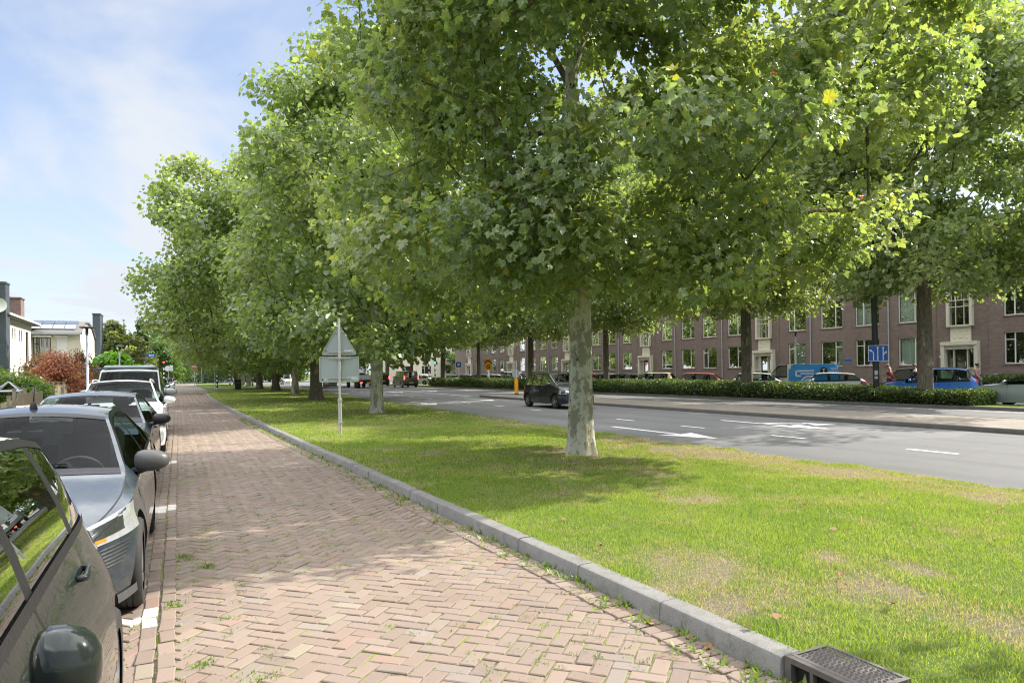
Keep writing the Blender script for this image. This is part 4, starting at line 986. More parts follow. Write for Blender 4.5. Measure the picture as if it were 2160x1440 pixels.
fence('board_fence', 'pale wooden board fence with thick posts beside the picket fence', -4.4, 25.3, 29.5, 1.2, .008, .14, 2)
fence('garden_fence', 'grey wooden fence under the red maple', -4.5, 33, 41, 1.35, .01, .12, 3)
mb = MB()
A = [(-.35, -.35, 1.25), (.35, -.35, 1.25), (.35, .35, 1.25), (-.35, .35, 1.25)]
for k in range(4): mb.tube([A[k], A[(k+1) % 4]], .025, 5); mb.tube([A[k], (0, 0, 1.55)], .02, 5); mb.tube([(A[k][0], A[k][1], 0), A[k]], .03, 5)
o = mb.build('garden_lantern_frame', MAT['zinc']); o.location = (-5.0, 27.5, 0); tag(o, 'small pyramid shaped glasshouse frame above the wooden fence', 'garden frame')
# ================================================================ CARS
def smooth1(a, k):
    if k < 1: return a
    ker = np.exp(-.5*(np.arange(-3*k, 3*k+1)/k)**2); ker /= ker.sum()
    return np.convolve(np.pad(a, 3*k, mode='edge'), ker, 'valid')
def make_car(name, label, cat, pk, L=4.3, W=1.78, H=1.46, wb=2.6, fo=.86, rw=.32, top=None, belt=(.88, .98), roofw=.64, hoodw=.91, xc=None, xh=None, xrh=None, xrb=None, pillars=(), zs=.2, side_glass=None, glass='carglass', rim='alloy', lamp=None, tail=None, grille=None, rails=False, mirror='body', antenna=False, interior=False, group=None, plate=True, trim='plastic', nose=.28, noser=.5, tailr=.35, tailn=.16, mirx=None, handles=True, spokes=5, cladding=False, lit=False, crown=.05, mat=None, sm=3, hr=1.0, roofmat=None, vanback=False, mirs=1.0, mdim=(.085, .125, .082), moff=.14, sh=0, mz=0):
    """local x forward, y to the car's left, z up; origin on the ground at mid length.  top: (x, z) from the nose to the tail"""
    root = thing(name, label, cat, group=group)
    BM = mat or MAT[pk]
    hx = L/2; xf = hx-fo; xb = xf-wb; X0, X1 = -hx, hx
    xg = np.linspace(X0, X1, 400); tp = sorted(top)
    tz = smooth1(np.interp(xg, [p[0] for p in tp], [p[1] for p in tp]), sm+1)
    bl = sorted(belt) if hasattr(belt[0], '__len__') else [(X0, belt[1]), (X1, belt[0])]
    topf = lambda x: np.interp(x, xg, tz)
    def plan(x):
        v = 1.0
        if x > hx-noser: v -= nose*((x-(hx-noser))/noser)**2.4
        if x < -hx+tailr: v -= tailn*((-hx+tailr-x)/tailr)**2.4
        return v
    beltf = lambda x: min(float(np.interp(x, [b[0] for b in bl], [b[1] for b in bl])), float(topf(x))-.035)
    gh = lambda x: min(1., max(0., (float(topf(x))-beltf(x)-.08)/(H-beltf(x)-.08-.0)))
    def sidey(x, z):
        zb = beltf(x); t = (z-zs)/max(zb-zs, .05); t = max(0, min(1.0, t))
        s = .945+.055*math.sin(math.pi*min(1, t*1.05+.12))-.03*max(0, t-.75)*4*.5
        if sh and t > .35: s -= sh*((t-.35)/.65)**1.8
        return W/2*s*plan(x)
    arch = rw+.055
    def bot(x):
        z = zs
        if x > hx-.35: z = zs+.05*((x-hx+.35)/.35)**2
        if x < -hx+.35: z = zs+.1*((-hx+.35-x)/.35)**1.5
        for xw in (xf, xb):
            if abs(x-xw) < arch: z = max(z, rw+math.sqrt(arch**2-(x-xw)**2))
        return min(z, beltf(x)-.06)
    xs = set(np.round(np.arange(X0, X1, .07), 4)) | {X0, X1, X1-.012, X1-.035, X1-.075, X0+.012, X0+.035}
    for xw in (xf, xb):
        for k in range(19): xs.add(round(xw+arch*math.cos(math.pi*k/18), 4))
    keyx = [xc, xh, xrh, xrb]+[p+s for p in pillars for s in (-.045, .045)]
    if side_glass: keyx += list(side_glass)
    xs |= {round(k, 4) for k in keyx if k is not None}
    xs = sorted(x for x in xs if X0 <= x <= X1); xs = [x for i, x in enumerate(xs) if i == 0 or x-xs[i-1] > .006 or x in keyx]
    nA, nD = 8, 6
    def ring(x):
        zb, g_ = beltf(x), gh(x); tz_ = float(topf(x)); b0 = bot(x); pts = []
        for k in range(nA+1):
            z = b0+(zb-b0)*k/nA; pts.append((x, sidey(x, z), z))
        yb = pts[-1][1]; yr = yb*(hoodw*(1-g_)+g_*roofw/.955); cr = crown*(.5+.5*g_); zr = max(zb+.012, tz_-cr-(.0 if g_ > .2 else -.01))
        # window line: belt strip, glass, upper strip
        for t in (.07, .36, .66, .93, 1.0):
            bulge = .02*math.sin(math.pi*t)*g_; pts.append((x, yb+(yr-yb)*t+bulge, zb+(zr-zb)*t))
        yi = yr-.045*min(1, yr); zi = zr+(tz_-zr)*(1-(yi/yr)**2)
        pts.append((x, yi, zi))
        for k in range(1, nD+1):
            y = yi*(1-k/nD); pts.append((x, y, zr+(tz_-zr)*(1-(y/yr)**2)))
        return pts
    RG = [ring(x) for x in xs]; np_ = len(RG[0]); iB = nA; iG0, iG1 = nA+1, nA+4; iR = nA+5; iRi = nA+6
    reg = {k: MB() for k in ('body', 'windshield', 'rear_window', 'sideL', 'sideR', 'roofp')}
    sg0, sg1 = side_glass or (xrb if xrb else -hx+.3, xc)
    for i in range(len(xs)-1):
        xm = (xs[i]+xs[i+1])/2; A, B = RG[i], RG[i+1]
        for j in range(np_-1):
            r = 'body'
            if j >= iRi-0 and xh-.0 < xm < xc: r = 'windshield'
            elif j >= iRi and xrb is not None and xrb < xm < xrh: r = 'rear_window'
            elif roofmat and j >= iR and xrh <= xm <= xh: r = 'roofp'
            elif iG0 <= j < iG1 and sg0 < xm < sg1 and (A[iR][2]-A[iB][2]) > .10 and (B[iR][2]-B[iB][2]) > .10:
                r = 'pill' if any(abs(xm-p) < .046 for p in pillars) else 'side'
            for s in (1, -1):
                q = [(A[j][0], s*A[j][1], A[j][2]), (B[j][0], s*B[j][1], B[j][2]), (B[j+1][0], s*B[j+1][1], B[j+1][2]), (A[j+1][0], s*A[j+1][1], A[j+1][2])]
                if s < 0: q = q[::-1]
                rr_ = r if r != 'side' else ('sideL' if s > 0 else 'sideR')
                if r == 'pill': rr_ = 'pill%d%d' % (s, [abs(xm-p) < .046 for p in pillars].index(True)); reg.setdefault(rr_, MB())
                reg[rr_].poly(q)
    for RGx, s in ((RG[0], 0), (RG[-1], 1)):
        for j in range(np_-1): reg['body'].poly([RGx[j], RGx[j+1], (RGx[j+1][0], -RGx[j+1][1], RGx[j+1][2]), (RGx[j][0], -RGx[j][1], RGx[j][2])])
    def weld(mb, nm, m, par, auto=32):
        if not mb.f: return None
        o = mb.build(nm, m, par, fixn=False)
        bm = bmesh.new(); bm.from_mesh(o.data); bmesh.ops.remove_doubles(bm, verts=bm.verts, dist=.0008); bmesh.ops.recalc_face_normals(bm, faces=bm.faces)
        ctr = sum((v.co for v in bm.verts), Vector())/max(1, len(bm.verts)); ctr = Vector((0, 0, .6)) if nm != 'mirror' else ctr
        if sum(f.normal.dot((f.calc_center_median()-ctr))*f.calc_area() for f in bm.faces) < 0: bmesh.ops.reverse_faces(bm, faces=bm.faces)
        bm.to_mesh(o.data); bm.free()
        o.data.polygons.foreach_set('use_smooth', [True]*len(o.data.polygons)); o.data.set_sharp_from_angle(angle=R(auto)); return o
    body = weld(reg['body'], 'body', BM, root)
    G = MAT[glass]; G2 = MAT['carglass' if glass == 'carglass' else glass]
    weld(reg['windshield'], 'windshield', MAT['carglass'], root); weld(reg['rear_window'], 'rear_window', G, root)
    weld(reg['sideL'], 'side_window', G, root); weld(reg['sideR'], 'side_window', G, root); [weld(reg[k], 'door_pillar', MAT['plastic'], root) for k in reg if k.startswith('pill')]; weld(reg['roofp'], 'roof', roofmat, root)
    # frit strips round the windshield, wiper cowl, window seal lines
    def band(xa, xb_, ja, jb, off=.004):
        mb = MB(); sel = [x for x in xs if xa-1e-6 <= x <= xb_+1e-6]
        if len(sel) < 2: sel = [xa, xb_]
        P_ = []
        for x in sel:
            rg = ring(x); P_.append([(p[0], p[1], p[2]+off) for p in rg[ja:jb+1]]+[(p[0], -p[1], p[2]+off) for p in rg[ja:jb+1][::-1]][1 if ja != jb and rg[jb][1] == 0 else 0:])
        mb.grid(P_); return mb
    m_ = band(xc-.14, xc+.02, iRi, np_-1); m2 = band(xh-.02, xh+.06, iRi, np_-1)
    n0 = len(m_.v); m_.v += m2.v; m_.f += [tuple(i+n0 for i in f) for f in m2.f]; m_.mi += m2.mi
    m_.build('windshield_trim', MAT['plastic'], root, smooth=True)
    for s in (1, -1):
        mb = MB(); seal = [x for x in xs if sg0 <= x <= sg1 and ring(x)[iR][2]-ring(x)[iB][2] > .1]
        if len(seal) > 2:
            mb.grid([[(x, s*(ring(x)[iB][1]+.005), ring(x)[iB][2]-.008), (x, s*(ring(x)[iG0][1]+.007), ring(x)[iG0][2]+.004)] for x in seal])
            mb.grid([[(x, s*(ring(x)[iG1][1]+.006), ring(x)[iG1][2]-.004), (x, s*(ring(x)[iR][1]+.005), ring(x)[iR][2]-.002)] for x in seal]); mb.build('window_seal', MAT[trim], root, smooth=True, fixn=False)
    for p in list(pillars)+[sg1-.15]:
        for s in (1, -1):
            if bot(p) > zs+.05 and p < 0: continue
            mb = MB(); zz = np.linspace(max(bot(p), zs+.1), beltf(p), 9); mb.grid([[(p-.004, s*(sidey(p, z)+.0025), z), (p+.004, s*(sidey(p, z)+.0025), z)] for z in zz]); mb.build('door_seam', MAT['ink'], root, fixn=False)
    for s in (1, -1):   # shut line of the bonnet
        sel = [x for x in xs if xc-.05 <= x <= hx-.16]
        if len(sel) > 3:
            mb = MB(); mb.grid([[(ring(x)[iR][0], s*(ring(x)[iR][1]+o_), ring(x)[iR][2]+.004-o_*.25) for o_ in (-.004, .004)] for x in sel]); mb.build('bonnet_seam', MAT['ink'], root, fixn=False)
    # underbody, wheel housings
    mb = MB(); mb.box((-hx+.25, -W/2+.28, zs+.02), (hx-.22, W/2-.28, .52))
    for xw in (xf, xb):
        for s in (1, -1):
            rows = []
            for k in range(13):
                a = math.pi*k/12; c, z_ = xw+arch*math.cos(a), rw+arch*math.sin(a)
                rows.append([(c, s*(sidey(c, z_)-.004), z_), (c, s*(W/2-.33), z_)])
            mb.grid(rows); mb.poly([(r[1][0], s*(W/2-.33), r[1][2]) for r in rows])
    mb.build('underbody', MAT['ink'], root, fixn=False)
    if cladding:
        for xw in (xf, xb):
            for s in (1, -1):
                mb = MB(); mb.grid([[(xw+r_*math.cos(a), s*(sidey(xw+r_*math.cos(a), rw+r_*math.sin(a))+.006), rw+r_*math.sin(a)) for r_ in (arch-.004, arch+.06)] for a in [math.pi*k/14 for k in range(15)]]); mb.build('arch_trim', MAT['plastic'], root, smooth=True, fixn=False)
    # wheels
    for xw in (xf, xb):
        for s in (1, -1):
            yc = s*(W/2*plan(xw)-.115); mb = MB(); hw_ = .1
            mb.lathe([(rw*.66, -hw_), (rw*.93, -hw_), (rw*.985, -hw_+.018), (rw, -hw_+.04), (rw, -.045), (rw-.008, -.043), (rw-.008, -.037), (rw, -.035), (rw, -.004), (rw-.008, -.002), (rw-.008, .004), (rw, .006), (rw, .035), (rw-.008, .037), (rw-.008, .043), (rw, .045), (rw, hw_-.04), (rw*.985, hw_-.018), (rw*.93, hw_), (rw*.66, hw_)], 36, axis='y')
            wh = mb.build('wheel', MAT['rubber'], root, auto=40); wh.location = (xw, yc, rw)
            mb = MB(); ro = rw*.67; f0 = s*(hw_-.012)
            mb.lathe([(ro, s*hw_*.9), (ro*.96, f0), (ro*.88, s*.02)], 30, axis='y'); mb.lathe([(.001, s*.03), (ro*.9, s*.015)], 24, m=1, axis='y')
            for k in range(spokes):
                a = 2*math.pi*k/spokes; ca, sa = math.cos(a), math.sin(a); r0, r1, w0, w1 = ro*.1, ro*.95, ro*.13, ro*.10
                q = [(r0, -w0), (r1, -w1), (r1, w1), (r0, w0)]
                pa = [(r_*ca-t*sa, f0, r_*sa+t*ca) for r_, t in q]; pb = [(r_*ca-t*sa*1.3, s*.03, r_*sa+t*ca*1.3) for r_, t in q]
                mb.poly(pa); [mb.poly([pa[i], pa[(i+1) % 4], pb[(i+1) % 4], pb[i]]) for i in range(4)]
            mb.lathe([(.001, f0+s*.004), (ro*.2, f0), (ro*.22, s*.03)], 16, axis='y')
            mb.build('rim', [MAT[rim], MAT['ink']], wh, auto=30)
    # lamps wrapped on the body
    def patch(nm, x0, x1, zf, par, m, off=.006, nx=10, nz=5, s=1, endx=None):
        mb = MB(); P_ = []
        for i in range(nx+1):
            x = x0+(x1-x0)*i/nx; za, zb_ = zf(i/nx); x = min(x, hx-.002); row = []
            for k in range(nz+1):
                z = za+(zb_-za)*k/nz
                z2 = min(z, beltf(x)+.0); y = sidey(x, z2)
                up = max(0, z-z2); row.append((x, s*(y+off-up*1.2), z2+up*.35+ (off if up > 0 else 0)))
            P_.append(row)
        mb.grid(P_); return mb.build(nm, m, par, smooth=True, fixn=False)
    lamp = lamp or dict(x0=hx-.62, x1=hx-.01, z=lambda t: (.60+.02*t-.02, .76-.06*t))
    for s in (1, -1):
        hl = patch('headlight', lamp['x0'], lamp['x1'], lamp['z'], root, MAT['lens'], s=s)
        zf2 = lambda t: tuple((lambda a, b: (a+(b-a)*.25, a+(b-a)*.8))(*lamp['z'](.35+.5*t)))
        patch('headlight_reflector', lamp['x0']+(lamp['x1']-lamp['x0'])*.35, lamp['x0']+(lamp['x1']-lamp['x0'])*.85, zf2, hl, MAT['lensdark'], off=.010, s=s)
        tl = tail or dict(x0=-hx+.35, x1=-hx+.005, z=lambda t: (.72, .95))
        patch('taillight', tl['x0'], tl['x1'], tl['z'], root, MAT['rearlit' if lit else 'redlens'], s=s)
    zc = .5
    yw = sidey(hx, .5)
    def fpanel(nm, ya, yb, z0, z1, m, x, th=.012, par=root, bars=0):
        mb = MB(); d = 1 if x > 0 else -1
        mb.bevbox((min(x, x+d*th), ya, z0), (max(x, x+d*th), yb, z1), .004)
        for k in range(bars):
            z = z0+(z1-z0)*(k+.5)/bars; mb.box((min(x+d*th, x+d*(th+.01)), ya+.01, z-.006), (max(x+d*th, x+d*(th+.01)), yb-.01, z+.006), 1)
        return mb.build(nm, [m, MAT['greyplastic']] if bars else m, par)
    gr = grille or (.3, .46, .62)
    fpanel('grille', -yw*gr[2], yw*gr[2], gr[0], gr[1], MAT['plastic'], hx-.002, bars=4)
    if plate:
        fpanel('number_plate', -.26, .26, gr[0]+.03, gr[0]+.14, MAT['plate'], hx+.02); fpanel('number_plate', -.26, .26, .62 if not vanback else .5, .73 if not vanback else .61, MAT['plate'], -hx-.004)
    fpanel('badge', -.05, .05, min(float(topf(hx)), .78)-.09, min(float(topf(hx)), .78)-.01, MAT['chrome'], hx+.0)
    mb = MB(); mb.bevbox((-hx-.012, -W/2*.8, .3), (-hx+.05, W/2*.8, .42), .01); mb.build('rear_bumper_trim', MAT['plastic'], root)
    # mirrors
    mxx = mirx if mirx is not None else xc-.32
    for s in (1, -1):
        zb = beltf(mxx)+.02+mz; y0 = sidey(mxx, beltf(mxx))*.985
        T_ = Matrix.Translation((mxx+.02, s*(y0+moff*mirs), zb+.075)); mb = MB(); k = mirs
        nu, nv = 12, 8; P_ = []
        for i in range(nv+1):
            ph = math.pi*i/nv; row = []
            for j in range(nu+1):
                th = 2*math.pi*j/nu; sx_, sy_, sz_ = math.sin(ph)*math.cos(th), math.cos(ph), math.sin(ph)*math.sin(th)
                f = lambda v, e: math.copysign(abs(v)**e, v)
                xx = f(sx_, .8)*mdim[0]*k*(1.0 if sx_ > 0 else .45); yy = f(sy_, .75)*mdim[1]*k; zz = f(sz_, .75)*mdim[2]*k*(1-.22*(sy_*1.0)); row.append(T_ @ Vector((xx, s*yy, zz)))
            P_.append(row)
        mb.grid(P_); mi_ = weld(mb, 'mirror', BM if mirror == 'body' else MAT[mirror], root, 60)
        mb = MB(); mb.tube([(mxx+.03, s*(y0-.03), zb-.01), (mxx+.02, s*(y0+.08), zb+.02)], [.035, .025], 8); mb.build('mirror_arm', MAT['plastic'], mi_)
        mb = MB(); c_ = (mxx-.021*k, s*(y0+moff*mirs), zb+.075); mb.poly([(c_[0], c_[1]+mdim[1]*.76*k*math.cos(a), c_[2]+mdim[2]*.73*k*math.sin(a)) for a in [2*math.pi*q/16 for q in range(16)]]); mb.build('mirror_glass', MAT['chrome'], mi_, fixn=False)
    if handles:
        for p in pillars[:2]:
            for s in (1, -1):
                x = p+.17; z = beltf(x)-.10; y = sidey(x, z); mb = MB(); mb.tube([(x-.09, s*(y+.0), z), (x-.075, s*(y+.028), z), (x+.075, s*(y+.03), z), (x+.09, s*(y+.0), z)], [.012, .014, .014, .012], 8); mb.build('door_handle', BM, root, smooth=True)
    if rails:
        for s in (1, -1):
            ys_ = [(x, s*(ring(x)[iRi][1]-.01), ring(x)[iRi][2]+.05) for x in np.linspace(xrh+.05, xh-.15, 8)]
            ys_ = [(ys_[0][0]-.08, ys_[0][1], ys_[0][2]-.05)]+ys_+[(ys_[-1][0]+.08, ys_[-1][1], ys_[-1][2]-.055)]; mb = MB(); mb.tube(ys_, .014, 6); mb.build('roof_rail', MAT['zinc' if rails == 1 else 'black'], root, smooth=True)
    if antenna:
        mb = MB(); ax = xh-.22; az = float(topf(ax)); mb.lathe([(.03, 0), (.028, .02), (.018, .045), (.012, .06), (.005, .065)], 12, c=(ax, 0, az-.005)); mb.tube([(ax-.0, 0, az+.05), (ax-.06, 0, az+.2)], [.006, .003], 6); mb.build('antenna', MAT['plastic'], root, smooth=True)
    # wipers
    for y_, l in ((.35, -.62), (-.25, -.55)):
        x = xc-.12; P_ = []
        for k in range(7):
            yy = y_+l*k/6; rg = ring(x-.02*k/6); zz = np.interp(abs(yy), [p[1] for p in rg[::-1]], [p[2] for p in rg[::-1]]); P_.append((x-.02*k/6, yy, zz+.016))
        mb = MB(); mb.tube(P_, .007, 4); mb.build('wiper', MAT['ink'], root)
    # interior: seats, dashboard, wheel
    if interior:
        zf = beltf(0)-.35
        for (x, y) in ((-.05+hx*0-.1, .36), (-.15, -.36), (-.95, .36), (-.95, -.36)):
            mb = MB(); x += hr*0
            mb.bevbox((x-.25, y-.25, zf-.15), (x+.27, y+.25, zf+.02), .05)
            mb.T = Matrix.Translation((x-.24, y, zf)) @ Matrix.Rotation(R(-14), 4, 'Y'); mb.bevbox((-.07, -.24, 0), (.07, .24, .58), .06); mb.bevbox((-.06, -.13, .60), (.05, .13, .80), .05); mb.T = None
            mb.build('car_seat', MAT['seat'], root, auto=40)
        mb = MB(); mb.bevbox((xc-.62, -W/2+.2, beltf(xc)-.25), (xc-.1, W/2-.2, beltf(xc)-.04), .05); mb.build('dashboard', MAT['plastic'], root)
        mb = MB(); c_ = Vector((xc-.78, .36, beltf(xc)-.03)); M_ = Matrix.Translation(c_) @ Matrix.Rotation(R(-65), 4, 'Y'); mb.T = M_
        mb.tube([(.185*math.cos(a), .185*math.sin(a), 0) for a in [2*math.pi*k/24 for k in range(25)]], .014, 6, cap=False)
        for a in (0, 2.1, 4.2): mb.tube([(0, 0, -.02), (.18*math.cos(a+1.57), .18*math.sin(a+1.57), 0)], .016, 5)
        mb.lathe([(.001, .01), (.05, 0), (.05, -.03)], 12); mb.T = None; mb.build('steering_wheel', MAT['greyplastic'], root, smooth=True)
        mb = MB(); mb.bevbox((xh+.12, -.13, float(topf(xh+.13))-.14), (xh+.15, .13, float(topf(xh+.13))-.07), .012); mb.box((xh+.14, -.02, float(topf(xh+.13))-.08), (xh+.17, .02, float(topf(xh+.17))-.02)); mb.build('rear_view_mirror', MAT['plastic'], root)
    else:
        mb = MB(); mb.box((xrh if xrh else -hx+.4, -W/2+.3, .5), (xh-.1, W/2-.3, beltf(0)-.05))
        for x in (-.15, -.95):
            for y in (.36, -.36): mb.bevbox((x-.1, y-.22, .6), (x+.05, y+.22, beltf(0)+.3), .05)
        mb.build('car_seats', MAT['seat'], root)
    root['ringf'] = 0; del root['ringf']
    root_info[root.name] = dict(ring=ring, beltf=beltf, sidey=sidey, hx=hx, topf=topf)
    return root
root_info = {}
def hatch(L, H, hood=.95, nose=.66, cowl=1.2, hdr=.55, rhd=-1.25, tail=.98, tipz=.72, back=.12):
    """top profile of a hatchback of length L and height H; distances are from the nose / centre"""
    hx = L/2
    return [(hx, nose-.06), (hx-.03, nose), (hx-.12, nose+.07), (hx-.45, hood-.10), (hx-cowl, hood), (hdr, H-.035), (hdr-.35, H-.005), (hdr-.8, H), (rhd+.35, H-.035), (rhd, H-.085), (-hx+back, tail), (-hx+.03, tail-.08), (-hx, tail-.18)]
def put(o, x, y, rz): o.location = (x, y, 0); o.rotation_euler = (0, 0, R(rz)); return o
MAT['pt_black'] = paint('paint_black_green', (.014, .018, .016), .1, .2, .08)
MAT['pt_grey'] = paint('paint_blue_grey', (.02, .03, .04), .12, .3)
MAT['pt_blue'] = paint('paint_dark_blue', (.013, .022, .045), .12, .3)
MAT['pt_white'] = paint('paint_white', (.68, .70, .70), .0, .35)
MAT['pt_silver'] = paint('paint_silver', (.24, .27, .27), .25, .35)
MAT['pt_red'] = paint('paint_red', (.50, .035, .03), .1, .35)
MAT['pt_cream'] = paint('paint_cream', (.72, .62, .34), .0, .35)
MAT['pt_azure'] = paint('paint_azure', (.035, .17, .56), .25, .3)
MAT['pt_dark'] = paint('paint_dark', (.02, .022, .03), .3, .28)
MAT['pt_gun'] = paint('paint_gunmetal', (.07, .08, .075), .3, .32)
PK = 'cars parked along the left side of the brick street'
XL = -1.13
# nearest car: side and mirror
MAT['pt_black'].node_tree.nodes['Principled BSDF'].inputs['Specular IOR Level'].default_value = .05
c = make_car('parked_car', 'nearest car at the left edge, dark glossy hatchback with grass mirrored in its windows', 'car', 'pt_black', L=3.95, W=1.70, H=1.50, wb=2.46, fo=.76, rw=.30, top=hatch(3.95, 1.50, .98, .70, 1.05, .45, -1.35, 1.02, back=.10), belt=(.93, 1.0), xc=1.975-1.02, xh=.42, xrh=-1.42, xrb=-1.86, side_glass=(-1.5, .93), pillars=(-.12, -1.0), glass='carglass2', interior=True, mirror='body', mirx=.44, mdim=(.08, .075, .10), moff=.17, mz=-.075, roofw=.68, sh=.12, tailn=.22, tailr=.9, group=PK, tail=dict(x0=-1.9, x1=-1.97, z=lambda t: (.95, 1.35)))
put(c, XL+.04, 2.38, -90)
# grey hatchback
GL = dict(x0=2.14-.72, x1=2.14-.03, z=lambda t: (.62-.03*t, .80-.075*t))
c = make_car('parked_car', 'blue grey hatchback with antenna and slim headlights, second in the row', 'car', 'pt_grey', L=4.28, W=1.77, H=1.42, wb=2.6, fo=.90, rw=.318, top=[(2.14, .50), (2.11, .60), (2.04, .66), (1.9, .72), (1.55, .82), (1.0, .925), (.93, .95), (.12, 1.365), (-.2, 1.41), (-.7, 1.42), (-1.2, 1.385), (-1.55, 1.32), (-1.98, 1.0), (-2.1, .92), (-2.14, .8)], belt=[(-2.14, 1.0), (0, .93), (1.0, .86), (1.5, .80), (1.85, .70), (2.14, .60)], xc=.95, xh=.10, xrh=-1.5, xrb=-1.95, side_glass=(-1.5, .9), pillars=(-.3, -1.12), interior=True, mirror='greyplastic', mirs=1.05, moff=.10, mirx=.62, antenna=True, roofw=.63, nose=.42, noser=.95, lamp=GL, grille=(.25, .40, .55), group=PK, crown=.06)
put(c, XL+.02, 6.93, -90)
inf = root_info[c.name]
for s in (1, -1):   # slatted intake below the lamp, fog lamp recess, reflective shade in the rear window
    mb = MB()
    for k in range(6):
        x0_, x1_ = 1.62+.03*k, 2.07
        z = .585-.022*k
        mb.grid([[(x, s*(inf['sidey'](x, z)+.004), z-.05*(x-1.6)), (x, s*(inf['sidey'](x, z)+.012), z-.008-.05*(x-1.6))] for x in np.linspace(x0_, x1_, 8)])
    mb.build('lamp_slats', MAT['ink'], c, fixn=False)
for s in (1, -1):
    mb = MB(); mb.grid([[(x, s*(inf['sidey'](x, z)+.005), z) for z in (.27, .33, .40)] for x in np.linspace(1.88, 2.11, 7)]); f_ = mb.build('fog_recess', MAT['plastic'], c, fixn=False)
    mb = MB(); mb.lathe([(.001, .02), (.04, .015), (.045, -.01)], 14, axis='x', c=(2.075, s*(inf['sidey'](2.05, .35)-.03), .335)); mb.build('fog_lamp', MAT['lens'], f_)
    mb = MB(); mb.grid([[(x, s*(inf['sidey'](x, .24)+.012), z) for z in (.19, .25)] for x in np.linspace(1.3, 2.13, 12)]); mb.build('bumper_lip', MAT['greyplastic'], c, fixn=False)
    mb = MB(); mb.grid([[(x, s*(inf['sidey'](x, z)+.011), z) for z in (.615, .635)] for x in np.linspace(1.86, 1.95, 4)]); mb.build('indicator', MAT['amber'], c, fixn=False)
mb = MB(); mb.grid([[(-1.35-.28*t, y, 1.22-.26*t+.05*math.sin(y*40)*.1) for y in np.linspace(-.5, .5, 40)] for t in np.linspace(0, 1, 4)]); mb.build('sun_shade', MAT['shade'], c, fixn=False)
# blue hatchback
c = make_car('parked_car', 'dark blue hatchback with bright headlight rings, third in the row', 'car', 'pt_blue', L=4.32, W=1.80, H=1.44, wb=2.67, fo=.80, rw=.325, top=[(2.16, .62), (2.14, .70), (2.08, .77), (1.9, .85), (1.5, .93), (.98, 1.0), (.3, 1.385), (-.1, 1.435), (-.7, 1.44), (-1.3, 1.39), (-1.62, 1.33), (-2.0, 1.02), (-2.12, .94), (-2.16, .8)], belt=[(-2.16, 1.02), (0, .95), (1.0, .91), (1.6, .86), (2.16, .70)], xc=.98, xh=.28, xrh=-1.55, xrb=-1.97, side_glass=(-1.5, .9), pillars=(-.25, -1.1), interior=True, mirror='black', roofw=.66, nose=.30, noser=.6, grille=(.50, .68, .55), lamp=dict(x0=1.62, x1=2.13, z=lambda t: (.66, .80-.03*t)), group=PK)
put(c, XL-.06, 12.42, -90)
# white suv
c = make_car('parked_car', 'white estate with grey roof rails, fourth in the row', 'car', 'pt_white', L=4.5, W=1.83, H=1.60, wb=2.66, fo=.9, rw=.35, top=hatch(4.5, 1.60, 1.06, .78, 1.15, .5, -1.7, 1.1), belt=(1.0, 1.1), xc=1.05, xh=.45, xrh=-1.75, xrb=-2.15, pillars=(-.1, -1.05), rails=1, roofw=.68, group=PK)
put(c, XL-.02, 18.3, -90)
# camper van
def van_top(L, H, hood=1.15, nose=.8, cowl=.95, hdr=.95): hx = L/2; return [(hx, nose-.1), (hx-.03, nose), (hx-.12, nose+.12), (hx-.4, hood-.06), (hx-cowl+.15, hood), (hdr, H-.06), (hdr-.3, H-.02), (0, H), (-hx+.25, H-.03), (-hx+.06, H-.12), (-hx+.02, 1.2), (-hx, .8)]
c = make_car('camper_van', 'silver camper van with a raised pop up roof, towering over the row', 'van', 'pt_silver', L=4.9, W=1.9, H=1.93, wb=3.0, fo=.9, rw=.34, top=van_top(4.9, 1.93, 1.22, .9, .85, 1.05), belt=(1.12, 1.15), xc=1.75, xh=1.08, xrh=-2.3, xrb=-2.42, side_glass=(-2.2, 1.7), pillars=(.45, -.75), roofw=.78, mirs=1.3, glass='carglass2', interior=True, group=PK, lamp=dict(x0=2.45-.42, x1=2.44, z=lambda t: (.78, .98-.03*t)), nose=.2, crown=.03)
mb = MB(); mb.bevbox((-2.1, -.68, 1.90), (.85, .68, 2.0), .04); mb.build('pop_up_roof', MAT['pt_silver'], c, auto=40)
mb = MB(); mb.tube([(-2.0, -.86, 1.9), (1.0, -.86, 1.9)], .05, 8); mb.build('awning', MAT['greyplastic'], c)
put(c, XL-.1, 23.6, -90)
for i, (pk, x, y, H, lb) in enumerate([('pt_dark', -1.9, 61.5, 1.45, 'black car just right of the camper van far up the street'), ('pt_dark', -1.75, 66.8, 1.5, 'second black car behind the first one far up the street'), ('pt_white', -1.55, 75.5, 1.52, 'white car parked farthest up the street'), ('pt_white', -1.2, 96, 1.5, 'distant pale car where the street ends')]):
    c = make_car('parked_car', lb, 'car', pk, L=4.2, W=1.75, H=H, wb=2.55, top=hatch(4.2, H), belt=(.9, 1.0), xc=.95, xh=.45, xrh=-1.25, xrb=-1.95, pillars=(-.15, -1.0), group=PK, handles=False)
    put(c, x, y, -90)
